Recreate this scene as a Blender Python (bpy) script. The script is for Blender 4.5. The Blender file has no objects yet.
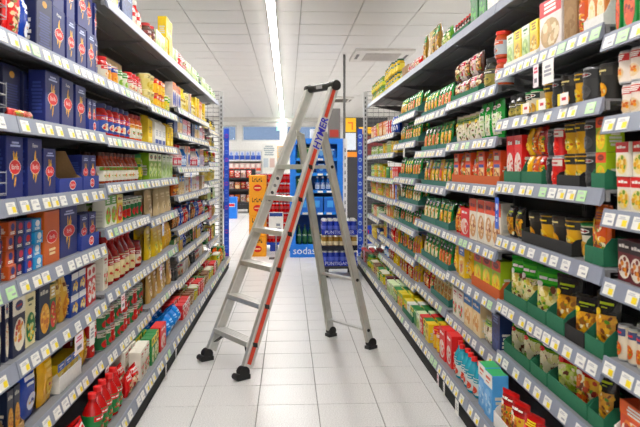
import bpy, math, random
from mathutils import Vector, Matrix
random.seed(11)
PI = math.pi
SC = bpy.context.scene
COL = SC.collection

# ------------------------------------------------------------------ camera
FPX, YAW, CAMH, HORIZ = 654.0, math.radians(2.8), 1.2, 167.0
CA, SA = math.cos(YAW), math.sin(YAW)
cd = bpy.data.cameras.new('camera')
cam = bpy.data.objects.new('camera', cd)
COL.objects.link(cam)
cam.location = (0, 0, CAMH)
cam.rotation_euler = (PI / 2, 0, -YAW)
cd.sensor_fit = 'HORIZONTAL'
cd.sensor_width = 36.0
cd.lens = FPX / 640.0 * 36.0
cd.shift_y = -(213.5 - HORIZ) / 640.0
cd.clip_start = 0.05
cd.dof.use_dof = True
cd.dof.focus_distance = 4.2
cd.dof.aperture_fstop = 6.5
SC.camera = cam

# ------------------------------------------------------------------ world, exposure
SC.view_settings.view_transform = 'Standard'
SC.view_settings.look = 'None'
SC.view_settings.gamma = 1.0
SC.view_settings.use_curve_mapping = False
SC.view_settings.exposure = 0.95
W = bpy.data.worlds.new('world')
SC.world = W
W.use_nodes = True
W.node_tree.nodes['Background'].inputs[0].default_value = (0.48, 0.60, 0.80, 1)
W.node_tree.nodes['Background'].inputs[1].default_value = 0.42
STRIP_POWER = 31.0          # emission of the ceiling light strips
STRIP_XS = (-0.167, -3.167, 2.833, 5.833)
STRIP_END = (22.7, 22.7, 15.0, 22.7)


# ------------------------------------------------------------------ pixel helper
def at(px, py, zc):
    xc = (px - 320.0) / FPX * zc
    return Vector((xc * CA + zc * SA, zc * CA - xc * SA, CAMH - (py - HORIZ) / FPX * zc))


def y_on(px, x):
    """distance along the aisle where the plane x is seen at picture column px"""
    a = math.atan((px - 320.0) / FPX) + YAW
    return x / math.tan(a)


# ------------------------------------------------------------------ materials
MATS = {}


def lin(h):
    h = h.lstrip('#')
    r = []
    for i in (0, 2, 4):
        c = int(h[i:i + 2], 16) / 255.0
        r.append(c / 12.92 if c <= 0.04045 else ((c + 0.055) / 1.055) ** 2.4)
    return r


def mat(key):
    """'rrggbb' plus an optional finish: g glossy film, m metal, c cardboard, p paint, t clear"""
    if key in MATS:
        return MATS[key]
    hexc, _, fin = key.partition(':')
    m = bpy.data.materials.new('mat_' + key.replace(':', '_'))
    m.use_nodes = True
    nt = m.node_tree
    b = nt.nodes['Principled BSDF']
    c = lin(hexc)
    if fin in ('', 'g'):            # printed packaging inks are strong colours
        l_ = 0.3 * c[0] + 0.59 * c[1] + 0.11 * c[2]
        c = [min(0.92, max(0.004, l_ + (q - l_) * 1.22)) for q in c]
    no = nt.nodes.new('ShaderNodeTexNoise')
    tc = nt.nodes.new('ShaderNodeTexCoord')
    nt.links.new(tc.outputs['Object'], no.inputs['Vector'])
    no.inputs['Scale'].default_value = {'c': 90.0, 'm': 30.0}.get(fin, 22.0)
    no.inputs['Detail'].default_value = 1.0
    mx = nt.nodes.new('ShaderNodeMix')
    mx.data_type = 'RGBA'
    k = 0.86
    mx.inputs[6].default_value = (c[0] * k, c[1] * k, c[2] * k, 1)
    mx.inputs[7].default_value = (min(1, c[0] * 1.08), min(1, c[1] * 1.08), min(1, c[2] * 1.08), 1)
    nt.links.new(no.outputs['Fac'], mx.inputs[0])
    nt.links.new(mx.outputs[2], b.inputs['Base Color'])
    rough = {'g': 0.22, 'm': 0.33, 'c': 0.85, 'p': 0.5, 't': 0.05}.get(fin, 0.45)
    b.inputs['Roughness'].default_value = rough
    if fin == 'm':
        b.inputs['Metallic'].default_value = 0.45
    if fin == 't':
        b.inputs['Transmission Weight'].default_value = 1.0
        b.inputs['IOR'].default_value = 1.1
    MATS[key] = m
    return m


def emis(name, col, strength):
    m = bpy.data.materials.new(name)
    m.use_nodes = True
    b = m.node_tree.nodes['Principled BSDF']
    b.inputs['Base Color'].default_value = (*col, 1)
    b.inputs['Emission Color'].default_value = (*col, 1)
    b.inputs['Emission Strength'].default_value = strength
    return m


# ------------------------------------------------------------------ mesh builder
class MB:
    def __init__(self):
        self.v, self.f, self.m, self.s, self.keys = [], [], [], [], []

    def slot(self, key):
        if key not in self.keys:
            self.keys.append(key)
        return self.keys.index(key)

    def add(self, vs, fs, key, smooth=False):
        o = len(self.v)
        self.v.extend([tuple(p) for p in vs])
        k = self.slot(key)
        for f in fs:
            self.f.append([i + o for i in f])
            self.m.append(k)
            self.s.append(smooth)

    def box(self, x0, x1, y0, y1, z0, z1, key, ch=0.0, top=None):
        if ch <= 0:
            vs = [(x, y, z) for z in (z0, z1) for x, y in ((x0, y0), (x1, y0), (x1, y1), (x0, y1))]
            fs = [(3, 2, 1, 0), (0, 1, 5, 4), (1, 2, 6, 5), (2, 3, 7, 6), (3, 0, 4, 7)]
            self.add(vs, fs, key)
            self.add(vs[4:], [(0, 1, 2, 3)], top or key)
        else:
            ring = lambda a: [(x0 + a, y0), (x1 - a, y0), (x1, y0 + a), (x1, y1 - a), (x1 - a, y1), (x0 + a, y1), (x0, y1 - a), (x0, y0 + a)]
            c = ch
            inner = [(x0 + c, y0 + c), (x1 - c, y0 + c), (x1 - c, y0 + c), (x1 - c, y1 - c), (x1 - c, y1 - c), (x0 + c, y1 - c), (x0 + c, y1 - c), (x0 + c, y0 + c)]
            vs = [(x, y, z0) for x, y in ring(c)] + [(x, y, z1 - c) for x, y in ring(c)] + [(x, y, z1) for x, y in inner]
            fs = [tuple(reversed(range(8)))]
            for i in range(8):
                j = (i + 1) % 8
                fs.append((i, j, 8 + j, 8 + i))
                if i % 2 == 0:
                    fs.append((8 + i, 8 + j, 16 + j, 16 + i))
                else:
                    fs.append((8 + i, 8 + j, 16 + i))
            self.add(vs, fs, key)
            self.add([(x0 + c, y0 + c, z1), (x1 - c, y0 + c, z1), (x1 - c, y1 - c, z1), (x0 + c, y1 - c, z1)], [(0, 1, 2, 3)], top or key)

    def lathe(self, prof, key, n=16, c=(0, 0), keys=None, caps=True):
        o_v = [(c[0] + r * math.cos(2 * PI * i / n), c[1] + r * math.sin(2 * PI * i / n), z) for r, z in prof for i in range(n)]
        for q in range(len(prof) - 1):
            fs = [(q * n + i, q * n + (i + 1) % n, (q + 1) * n + (i + 1) % n, (q + 1) * n + i) for i in range(n)]
            used = o_v[q * n:(q + 2) * n]
            self.add(used, [tuple(k - q * n for k in f) for f in fs], keys[q] if keys else key, True)
        if caps:
            self.add(o_v[:n], [tuple(reversed(range(n)))], keys[0] if keys else key)
            self.add(o_v[-n:], [tuple(range(n))], keys[-1] if keys else key)

    def tube(self, p0, p1, r, key, n=8):
        p0, p1 = Vector(p0), Vector(p1)
        d = (p1 - p0).normalized()
        a = d.orthogonal().normalized()
        b = d.cross(a)
        vs = [p + (a * math.cos(2 * PI * i / n) + b * math.sin(2 * PI * i / n)) * r for p in (p0, p1) for i in range(n)]
        fs = [(i, (i + 1) % n, n + (i + 1) % n, n + i) for i in range(n)]
        self.add(vs, fs, key, True)
        self.add(vs[:n], [tuple(reversed(range(n)))], key)
        self.add(vs[n:], [tuple(range(n))], key)

    def bar(self, p0, p1, a, b, key):
        """box beam from p0 to p1; a and b are half-extent vectors of its section"""
        p0, p1, a, b = Vector(p0), Vector(p1), Vector(a), Vector(b)
        vs = [p + s for p in (p0, p1) for s in (-a - b, a - b, a + b, -a + b)]
        fs = [(3, 2, 1, 0), (4, 5, 6, 7), (0, 1, 5, 4), (1, 2, 6, 5), (2, 3, 7, 6), (3, 0, 4, 7)]
        self.add(vs, fs, key)

    def prism(self, poly, x0, x1, key):
        """polygon in (y, z) pulled along x"""
        n = len(poly)
        vs = [(x0, y, z) for y, z in poly] + [(x1, y, z) for y, z in poly]
        fs = [tuple(range(n)), tuple(reversed(range(n, 2 * n)))] + [(i, n + i, n + (i + 1) % n, (i + 1) % n) for i in range(n)]
        self.add(vs, fs, key)

    def mesh(self, name):
        me = bpy.data.meshes.new(name)
        me.from_pydata(self.v, [], self.f)
        for k in self.keys:
            me.materials.append(k if isinstance(k, bpy.types.Material) else mat(k))
        me.polygons.foreach_set('material_index', self.m)
        me.polygons.foreach_set('use_smooth', self.s)
        me.update()
        return me


def link(name, me, parent=None, loc=(0, 0, 0), rz=0.0):
    o = bpy.data.objects.new(name, me)
    COL.objects.link(o)
    o.location = loc
    if rz:
        o.rotation_euler = (0, 0, rz)
    if parent is not None:
        o.parent = parent
    return o


def tag(o, label, cat, group=None):
    o['label'] = label
    o['category'] = cat
    if group:
        o['group'] = group
    return o


def structure(o, label=None):
    o['kind'] = 'structure'
    if label:
        o['label'] = label
    return o


# ------------------------------------------------------------------ text as polygons (unit height, centred)
TEXTS = {}


def text_polys(s, bold=0.0):
    if s in TEXTS:
        return TEXTS[s]
    cu = bpy.data.curves.new('lettering', 'FONT')
    cu.body = s
    cu.align_x, cu.align_y = 'CENTER', 'CENTER'
    cu.resolution_u = 2
    cu.offset = bold
    ob = bpy.data.objects.new('lettering', cu)
    COL.objects.link(ob)
    me = ob.to_mesh()
    vs = [(v.co.x, v.co.y) for v in me.vertices]
    fs = [tuple(p.vertices) for p in me.polygons]
    ob.to_mesh_clear()
    bpy.data.objects.remove(ob)
    bpy.data.curves.remove(cu)
    TEXTS[s] = (vs, fs)
    return TEXTS[s]


# ------------------------------------------------------------------ flat print mapped onto a surface
# map(u, v, e): u in -1..1 across, v in 0..1 up, e = how far proud of the surface; asp = half width / height
def paint(mb, art, mp, asp, curved=False, seed=1):
    rnd = random.Random(seed)
    e0, de = (0.0012, 0.0005) if curved else (0.0004, 0.0003)
    nx = 5 if curved else 1
    lay = 0

    def rect(u0, v0, u1, v1, c, e, rot=0.0):
        if rot == 0.0:
            vs, fs = [], []
            ny = max(1, int((v1 - v0) * 7)) if curved else 1
            for j in range(ny + 1):
                for i in range(nx + 1):
                    vs.append(mp(u0 + (u1 - u0) * i / nx, v0 + (v1 - v0) * j / ny, e))
            for j in range(ny):
                for i in range(nx):
                    q = j * (nx + 1) + i
                    fs.append((q, q + 1, q + nx + 2, q + nx + 1))
            mb.add(vs, fs, c)

    def ell(u, v, ru, rv, c, e, rot=0.0, n=10):
        vs = [mp(u, v, e)]
        for i in range(n):
            a = 2 * PI * i / n
            x, y = ru * asp * math.cos(a), rv * math.sin(a)
            if rot:
                x, y = x * math.cos(rot) - y * math.sin(rot), x * math.sin(rot) + y * math.cos(rot)
            vs.append(mp(max(-0.97, min(0.97, u + x / asp)), max(0.02, min(0.98, v + y)), e))
        mb.add(vs, [(0, 1 + i, 1 + (i + 1) % n) for i in range(n)], c)

    for a in art:
        e = e0 + de * lay
        lay += 1
        k = a[0]
        if k == 'r':
            rect(a[1], a[2], a[3], a[4], a[5], e)
        elif k == 'o':
            ell(a[1], a[2], a[3], a[4], a[5], e, n=14)
        elif k == 'l':                         # rows of illegible small print
            _, u0, u1, v0, v1, rows, c = a
            for r in range(rows):
                vv = v1 - (v1 - v0) * (r + 0.5) / rows
                hh = (v1 - v0) / rows * 0.32
                w = (u1 - u0) * rnd.uniform(0.65, 1.0) / 2
                rect((u0 + u1) / 2 - w, vv - hh, (u0 + u1) / 2 + w, vv + hh, c, e)
        elif k == 'b':                         # heap of round food pieces
            _, u, v, ru, rv, cs, n = a
            for i in range(n):
                r, t = math.sqrt(rnd.random()), rnd.uniform(0, 2 * PI)
                s = rnd.uniform(0.22, 0.4)
                ell(u + ru * r * math.cos(t), v + rv * r * math.sin(t), ru * s, ru * s * asp * 0.85, cs[i % len(cs)], e + i * 0.00004, n=6)
        elif k == 'f':                         # food filling a whole field
            _, u0, v0, u1, v1, cs, n = a
            for i in range(n):
                u, v = rnd.uniform(u0, u1), rnd.uniform(v0, v1)
                s = rnd.uniform(0.13, 0.27)
                ell(u, v, s, s * asp * rnd.uniform(0.5, 0.9), cs[i % len(cs)], e + i * 0.00003, rot=rnd.uniform(-1, 1), n=6)
        elif k == 's':                         # loose pasta tubes
            _, u, v, ru, rv, c, n = a
            for i in range(n):
                t = rnd.uniform(0, 2 * PI)
                r = rnd.uniform(0.2, 0.9)
                ell(u + ru * r * math.cos(t), v + rv * r * math.sin(t), 0.3, 0.028, c, e + i * 0.00004, rot=rnd.uniform(0.8, 1.7), n=6)
        elif k == 't':
            _, u, v, size, c, s = a            # size: letter height as a share of v
            vs, fs = text_polys(s)
            mb.add([mp(u + x * size / asp, v + y * size, e) for x, y in vs], fs, c)


# ------------------------------------------------------------------ product shapes
# every shape: base at z = 0, front towards -Y, width along X. PS collects the parts (or one mesh when far)
class PS:
    def __init__(self, far):
        self.far, self.parts = far, []

    def part(self, name):
        if self.parts and (self.far or name is None):
            return self.parts[0][1]
        mb = MB()
        self.parts.append((name, mb))
        return mb


def sh_box(P, K, w, d, h, seed):
    b = P.part(K['name'])
    b.box(-w / 2, w / 2, -d / 2, d / 2, 0, h, K['body'], min(w, d) * 0.03, K.get('top'))
    pr = P.part('front_print')
    paint(pr, K['art'], lambda u, v, e: (u * w / 2, -d / 2 - e, v * h), w / 2 / h, seed=seed)
    for sx in (-1, 1):
        paint(b, K.get('side', [('l', -0.7, 0.7, 0.15, 0.55, 4, K.get('accent', 'd8d4c8'))]),
              lambda u, v, e: (sx * (w / 2 + e), u * sx * d / 2, v * h), d / 2 / h, seed=seed)


def sh_bag(P, K, w, d, h, seed):              # folded paper bag
    b = P.part(K['name'])
    x, y = w / 2, d / 2
    r = lambda q: [(-x * q, -y * q), (x * q, -y * q), (x * q, y * q), (-x * q, y * q)]
    prof = [(0.9, 0), (1, 0.03 * h), (0.98, 0.86 * h)]
    vs = [(px, py, z) for q, z in prof for px, py in r(q)]
    vs += [(-x * 0.9, -y * 0.25, h), (x * 0.9, -y * 0.25, h), (x * 0.9, y * 0.25, h), (-x * 0.9, y * 0.25, h)]
    fs = [(3, 2, 1, 0), (12, 13, 14, 15)]
    for q in range(3):
        for i in range(4):
            j = (i + 1) % 4
            fs.append((q * 4 + i, q * 4 + j, q * 4 + 4 + j, q * 4 + 4 + i))
    b.add(vs, fs, K['body'])
    pr = P.part('front_print')
    paint(pr, K['art'], lambda u, v, e: (u * x * 0.97, -y - e, (0.03 + v * 0.82) * h), w / 2 / h, seed=seed)
    fl = P.part('folded_top')
    fl.box(-x * 0.88, x * 0.88, -y * 0.3, y * 0.3, h, h + 0.006, K.get('lid', K['body']))


def pouch_surface(w, d, h, doy, lean, rnd):
    ph = [rnd.uniform(0, 6.28) for _ in range(4)]

    def y_of(u, v):
        if doy:
            prof = max(0.0, 1 - v) ** 0.75 * 0.96 + 0.04
            if v < 0.06:
                prof *= 0.75 + 4.1 * v
        else:
            prof = max(0.0, math.sin(PI * min(1, max(0, 0.05 + v * 0.93)))) ** 0.6
        side = max(0.0, 1 - abs(u) ** 3) ** 0.7
        wr = 1 + 0.10 * math.sin(u * 5 + ph[0]) * math.sin(v * 7 + ph[1])
        return d / 2 * (0.06 + 0.94 * prof * side) * wr

    def front(u, v, e):
        wav = 0.012 * math.sin(v * 9 + ph[2])
        tp = 1.0 - (0.06 if not doy else 0.0) * math.sin(PI * v)
        return (u * w / 2 * (tp + wav), -y_of(u, v) - e + lean * v * h, v * h)

    def back(u, v, e):
        p = front(u, v, 0)
        return (p[0], y_of(u, v) + lean * v * h, p[2])
    return front, back


def sh_pouch(P, K, w, d, h, seed, doy=False):
    rnd = random.Random(seed)
    b = P.part(K['name'])
    F, B = pouch_surface(w, d, h, doy, K.get('lean', 0.0), rnd)
    nu, nv = 8, 8
    for fn, flip in ((F, False), (B, True)):
        vs = [fn(-1 + 2 * i / nu, j / nv, 0) for j in range(nv + 1) for i in range(nu + 1)]
        fs = []
        for j in range(nv):
            for i in range(nu):
                q = (j * (nu + 1) + i, j * (nu + 1) + i + 1, (j + 1) * (nu + 1) + i + 1, (j + 1) * (nu + 1) + i)
                fs.append(tuple(reversed(q)) if flip else q)
        b.add(vs, fs, K['body'], True)
    low = [F(-1 + 2 * i / nu, 0, 0) for i in range(nu + 1)] + [B(1 - 2 * i / nu, 0, 0) for i in range(nu + 1)]
    b.add(low, [tuple(reversed(range(len(low))))], K['body'])
    pr = P.part('front_print')
    paint(pr, K['art'], F, w / 2 / h, True, seed)
    s = P.part('top_seal')
    lean = K.get('lean', 0.0) * h
    zig = []
    n = 8
    for i in range(n + 1):
        xx = -w / 2 + w * i / n
        zig.append((xx, lean - 0.002 + 0.002 * (i % 2), h * 0.97))
        zig.append((xx, lean - 0.002 + 0.002 * (i % 2), h * 1.05))
    fs = [(2 * i, 2 * i + 2, 2 * i + 3, 2 * i + 1) for i in range(n)]
    s.add(zig, fs, K.get('lid', K['body']))
    s.add([(x, y + 0.003, z) for x, y, z in zig], [tuple(reversed(f)) for f in fs], K.get('lid', K['body']))


def sh_doy(P, K, w, d, h, seed):
    sh_pouch(P, K, w, d, h, seed, True)


def cyl_art(P, K, r, z0, z1, seed, name='label', taper=0.0):
    lb = P.part(name)
    n = 16
    H = z1 - z0
    rr = lambda v: r + 0.0008 + taper * v
    vs = [(rr(v) * math.cos(2 * PI * i / n), rr(v) * math.sin(2 * PI * i / n), z0 + v * H) for v in (0, 1) for i in range(n)]
    lb.add(vs, [(i, (i + 1) % n, n + (i + 1) % n, n + i) for i in range(n)], K['label'], True)
    for turn in (0, ):
        paint(lb, K['art'], lambda u, v, e: ((rr(v) + e) * math.sin(u * 1.2 + turn), -(rr(v) + e) * math.cos(u * 1.2 + turn), z0 + v * H), r * 1.0 / H, True, seed)


def sh_jar(P, K, w, d, h, seed):
    r = w / 2
    b = P.part(K['name'])
    hl = h * 0.14
    b.lathe([(r * 0.86, 0), (r, h * 0.05), (r, h * 0.72), (r * 0.78, h - hl)], K['body'])
    cyl_art(P, K, r, h * 0.14, h * 0.64, seed)
    l = P.part('lid')
    l.lathe([(r * 0.86, h - hl), (r * 0.88, h - 0.003), (r * 0.8, h)], K['lid'])


def sh_bottle(P, K, w, d, h, seed):
    r = w / 2
    b = P.part(K['name'])
    b.lathe([(r * 0.85, 0), (r, h * 0.03), (r, h * 0.55), (r * 0.8, h * 0.66), (r * 0.42, h * 0.80), (r * 0.38, h * 0.9)], K['body'])
    cyl_art(P, K, r, h * 0.08, h * 0.54, seed)
    l = P.part('cap')
    l.lathe([(r * 0.44, h * 0.88), (r * 0.44, h * 0.99), (r * 0.38, h)], K['lid'])


def sh_can(P, K, w, d, h, seed):
    r = w / 2
    b = P.part(K['name'])
    b.lathe([(r * 0.94, 0), (r, 0.004), (r, h - 0.004), (r * 0.97, h), (r * 0.9, h), (r * 0.9, h - 0.004)], K.get('lid', 'c8c9cb:m'))
    cyl_art(P, K, r, h * 0.05, h * 0.94, seed)


def sh_cup(P, K, w, d, h, seed):
    r = w / 2
    b = P.part(K['name'])
    b.lathe([(r * 0.74, 0), (r * 0.97, h * 0.94)], K['label'])
    pr = P.part('front_print')
    paint(pr, K['art'], lambda u, v, e: ((r * (0.76 + 0.22 * v) + e) * math.sin(u * 1.2), -(r * (0.76 + 0.22 * v) + e) * math.cos(u * 1.2), v * h * 0.93), r / h, True, seed)
    l = P.part('lid')
    l.lathe([(r, h * 0.93), (r, h * 0.985), (r * 0.93, h)], K['lid'])


SHAPES = dict(box=sh_box, bag=sh_bag, pouch=sh_pouch, doy=sh_doy, jar=sh_jar, bottle=sh_bottle, can=sh_can, cup=sh_cup)
ROUND = ('jar', 'bottle', 'can', 'cup')

# ------------------------------------------------------------------ product kinds
KINDS = {}


def kind(key, shape, name, cat, desc, body, art, **kw):
    KINDS[key] = dict(shape=shape, name=name, cat=cat, desc=desc, body=body, art=art, label=kw.pop('label', body), lid=kw.pop('lid', body), **kw)


def dish(plate, foods, v=0.33, rv=0.2, n=9):
    return [('o', 0, v, 0.88, rv * 1.15, plate), ('b', 0, v, 0.66, rv * 0.85, foods, n + 5)]


HEADN = [0]


def heading(c, v0=0.7, v1=0.9, rows=2):
    """illegible pack title: a few word blocks, arranged differently on every kind of pack"""
    HEADN[0] += 1
    q = HEADN[0] % 5
    m = (v0 + v1) / 2
    t = (v1 - v0) * 0.2
    if q == 0:
        return [('r', -0.7, m - t, -0.1, m + t, c), ('r', 0.0, m - t, 0.55, m + t * 0.6, c)]
    if q == 1:
        return [('o', 0, m, 0.62, t * 2.0, c), ('r', -0.4, m - t * 0.4, 0.4, m + t * 0.4, 'a02a26')]
    if q == 2:
        return [('r', -0.55, m, 0.6, m + t * 1.4, c), ('l', -0.5, 0.3, m - t * 2, m - t, 1, c)]
    if q == 3:
        return [('r', -0.8, m - t * 0.8, -0.45, m + t * 0.8, c), ('r', -0.38, m - t * 0.8, 0.0, m + t * 1.2, c), ('r', 0.08, m - t * 0.8, 0.6, m + t * 0.5, c)]
    return [('l', -0.65, 0.65, v0, v1, 3, c)]


WH, YE, RD, GR = 'f2f0ea', 'f2c21a', 'c81e22', '1f7a3c'
LOGO = [('o', 0, 0.5, 0.70, 0.125, WH), ('o', 0, 0.5, 0.66, 0.115, 'd01c28'), ('t', 0, 0.5, 0.115, WH, 'Barilla')]
PASTA = [('s', 0, 0.5, 0.5, 0.3, 'f0b83c', 13)]
kind('pb', 'box', 'pasta_box', 'box', 'navy pasta box with red oval logo', '1a2566', PASTA + LOGO + [('l', -0.6, 0.6, 0.82, 0.92, 2, 'b8c0e0')], side=[('l', -0.7, 0.7, 0.2, 0.8, 9, '3b4a90')])
kind('pbl', 'box', 'pasta_box', 'box', 'navy pasta box with penne print', '192362', [('t', 0, 0.87, 0.10, WH, 'Penne')] + PASTA + LOGO, side=[('l', -0.7, 0.7, 0.2, 0.8, 9, '3b4a90')])
kind('pbd', 'box', 'pasta_box', 'box', 'dark box turned to its printed side', '171d44', [('o', 0, 0.84, 0.3, 0.06, 'b98a3a'), ('l', -0.8, 0.8, 0.1, 0.68, 12, '3a4278')])
kind('pbo', 'box', 'pasta_box', 'box', 'orange pasta box with red oval logo', 'c06428', PASTA[:0] + LOGO + [('l', -0.5, 0.5, 0.15, 0.3, 2, 'f0d8b0')])
for kk, c1, c2, ds in (('m1', '27408f', 'c03030', 'small blue carton with red print'), ('m2', 'b3562a', '1d2b6c', 'small orange carton with navy print'), ('m3', '3d8fc4', 'e8e8e8', 'small light blue carton'), ('m4', '1c2150', 'a83248', 'small dark navy carton')):
    kind(kk, 'box', 'small_carton', 'carton', ds, c1, [('o', 0.1, 0.6, 0.5, 0.28, c2), ('l', -0.8, 0.8, 0.08, 0.3, 2, WH)])
# cartons: key, desc, body, band, dish plate, foods
def carton(key, desc, body, band, plate, foods, title=WH, name='food_carton', shape='box', **kw):
    kind(key, shape, name, kw.pop('cat', 'carton'), desc, body, [('r', -1, 0.70, 1, 1, band)] + heading(title, 0.74, 0.96) + dish(plate, foods, 0.35, 0.25, 11), **kw)


carton('spag', 'navy carton with spaghetti plate photo', '20243f', 'e9e4d6', 'e8e2d0', ['d07a30', 'c05020', 'e0b060'], '2a2f60', name='spaghetti_carton')
carton('cream', 'cream carton with green foot', 'efe6bd', 'efe6bd', '2f7a4a', ['e6c24a', 'd8e0a0'], '4a5a40', name='rice_carton')
carton('navyfood', 'dark navy carton with golden biscuit photo', '1c2740', '1c2740', 'd8a050', ['e8c070', 'b87030'], 'c8c8c0', name='biscuit_carton')
carton('greenred', 'green and red meal carton', '3d6a3a', 'c8b070', 'c8322a', ['d8c080', 'b02020', '60903a'], name='meal_carton')
carton('tan', 'tan pasta packet with brown window', 'd3a95c', 'e4cb8a', 'b5762e', ['e0b860', 'c88a3c'], '7a4a20', shape='pouch', name='pasta_packet', cat='packet')
carton('redcart', 'red carton with white panel', 'c4282a', 'e9e2dc', 'f0ece4', ['c83228', 'e05840'], 'b02024', name='tomato_carton')
carton('tomcart', 'white carton with tomato picture', 'eae6da', 'eae6da', 'd8d2c2', ['c8281e', 'd8402a', '5a8a3a'], 'b83030', name='passata_carton')
carton('bluecart', 'blue carton with golden food photo', '24408c', 'e6e6ea', '27408f', ['d8a84a', 'e8d8a0'], name='stock_carton')
carton('drinkg', 'white drink carton with green apple print', 'eceadc', '58962f', '8ab83c', ['b4cc3a', 'd84a2a'], WH, name='juice_carton')
carton('drinky', 'yellow drink carton with tomato print', 'eac72a', 'f0e3a0', 'd8402a', ['c8281e', 'e0e0c0'], 'a03020', name='juice_carton')
carton('soupg', 'green and cream soup carton', '86ab3a', 'e9e8c6', 'd4dc9c', ['6a9a30', 'e4e6c4', 'a8c458'], '3a6a2a', name='soup_carton')
carton('pinkcart', 'pale pink and white carton', 'e7d8d8', 'd88a98', 'c8d0e4', ['d05060', 'e8e0e0'], 'a03048', name='dessert_carton')
carton('bluetall', 'tall white carton with blue foot', 'e6d9d0', 'd87a48', '2840a0', ['3050b0', '203080'], '8a3020', name='baking_carton')
carton('yellcart', 'bright yellow carton', 'e9c92c', 'f0dc5a', 'd8b020', ['e8e0a0', 'b08a20'], '8a6a10', name='pudding_carton')
carton('greenbox', 'tall green carton', '1f6a30', '2f8a40', '1a5a28', ['2a7a3a', '4a9a3a'], 'd8e8b0', name='tea_carton')
carton('whitebox', 'plain white carton', 'e6e4de', 'e6e4de', 'dcd8d0', ['d0ccc4', 'e8e6e0'], 'b0b0b0', name='shipping_carton')
carton('brownbox', 'plain brown cardboard carton', '9c7a54:c', '9c7a54:c', 'a8865e:c', ['94724c:c'], '6a4a2a', name='shipping_carton')
carton('redwhite', 'red white carton with yellow dish', 'e8e0d4', 'c4262a', 'ecd8a0', ['d8a030', 'e8c040', '7a9a3a'], name='soup_carton')
carton('redbig', 'large white and red carton', 'e6dcd6', 'c22c34', 'b89c74', ['c8a880', 'e0d0b0'], WH, name='meal_carton')
carton('peach', 'peach and orange carton', 'd68a58', 'b8552c', 'f0dcb8', ['f0e4c0', 'e8c890'], 'f4e4d0', name='rice_carton')
carton('beanbox', 'green carton with red bean bowl', '2f8a48', 'd9e4c8', 'c85a20', ['a83018', 'd86a28', '7a2010'], '2a6a3a', name='bean_carton')
carton('palegreen', 'pale green and white carton', 'cfdcb4', 'e6ead8', 'a8c080', ['c8d890', '80a050'], '4a7a3a', name='pasta_carton')
carton('darkbowl', 'maroon carton with noodle bowl photo', '5e2026', '2a1c22', 'e0d8cc', ['a85a30', 'd08a48', '6a2a1a'], name='noodle_carton')
carton('orangebig', 'orange carton leaning in a tray', 'c8541e', 'd86a2a', 'e8d8c8', ['e08a40', 'a03a18'], name='shipping_carton')
kind('orangetall', 'box', 'couscous_carton', 'carton', 'tall orange carton with white panel', 'd5581c', [('r', -0.75, 0.12, 0.75, 0.6, 'e6cda0'), ('f', -0.65, 0.16, 0.65, 0.42, ['b8642c', 'e0a858', 'f0dcb0', '8a4a22'], 22), ('r', -0.75, 0.5, 0.75, 0.6, '34408a'), ('r', -0.6, 0.72, 0.6, 0.84, 'f0e4d0'), ('r', -0.4, 0.88, 0.4, 0.93, '4a1a2a')])
carton('orangewhite', 'tall white carton with orange head', 'e9e2d4', 'd8591f', 'c89a6c', ['e8c8a0', '9a5a3a', 'f0e0d0'], '7a2030', name='couscous_carton')
carton('orangegreen', 'orange and lime carton', 'a9c23c', 'd85a1c', 'e8c040', ['f0d860', 'd89a20', 'd0d850'], '6a2010', name='rice_carton')
carton('milkbox', 'tall blue and white carton with green top', '5f9fd6', 'e8e6df', '86b8e2', ['b8d4ec', '5a98d0'], 'c05030', top='4aa66a', name='drink_carton')
carton('bluefood', 'blue and cream carton with bread photo', 'e3cda4', '3d7fc8', 'e8d8b4', ['d8b07a', 'c8965a'], name='bread_carton')
carton('navytall', 'tall navy carton with fine print', '22315c', '22315c', '2c3f70', ['3a5080', '22315c'], '6a80b0', name='salt_carton')
carton('redtop', 'bright red carton with white front', 'd02a26', 'd02a26', 'e8dcd4', ['d02a26', 'e8c0b0'], name='sugar_carton')
carton('greenyel', 'green carton with yellow lid flap', '2c7a42', 'e6cf2c', 'd8dcb0', ['e8e0c0', '8ab04a'], '2a5a2a', name='dumpling_carton')
carton('yellowblue', 'yellow and blue carton', 'e4c23a', '3c66b8', 'e8dca0', ['d8a030', 'c05028'], name='pasta_carton')
carton('limebox', 'lime and orange soup carton', 'd6c24a', '9cba3c', 'd8732a', ['e0903a', 'c04a20', 'e8d070'], '4a6a20', name='soup_carton')
# pouches and sachets
def pouch(key, desc, body, band, plate, foods, title=WH, shape='pouch', name='food_pouch', **kw):
    art = [('r', -0.86, 0.74, 0.86, 0.95, band)] + heading(title, 0.77, 0.92) + [('r', -0.8, 0.1, 0.8, 0.68, plate), ('f', -0.72, 0.14, 0.72, 0.64, list(foods) + ['6a3a1a', 'f4e8c8', '5a8a34', foods[0]], 22 if 'sachet' in name else 44)] + [('o', -0.6, 0.72, 0.26, 0.06, ('f0cf2a', 'e8e4da', 'd8382c')[HEADN[0] % 3])]
    kind(key, shape, name, kw.pop('cat', 'pouch'), desc, body, art, **kw)


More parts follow.
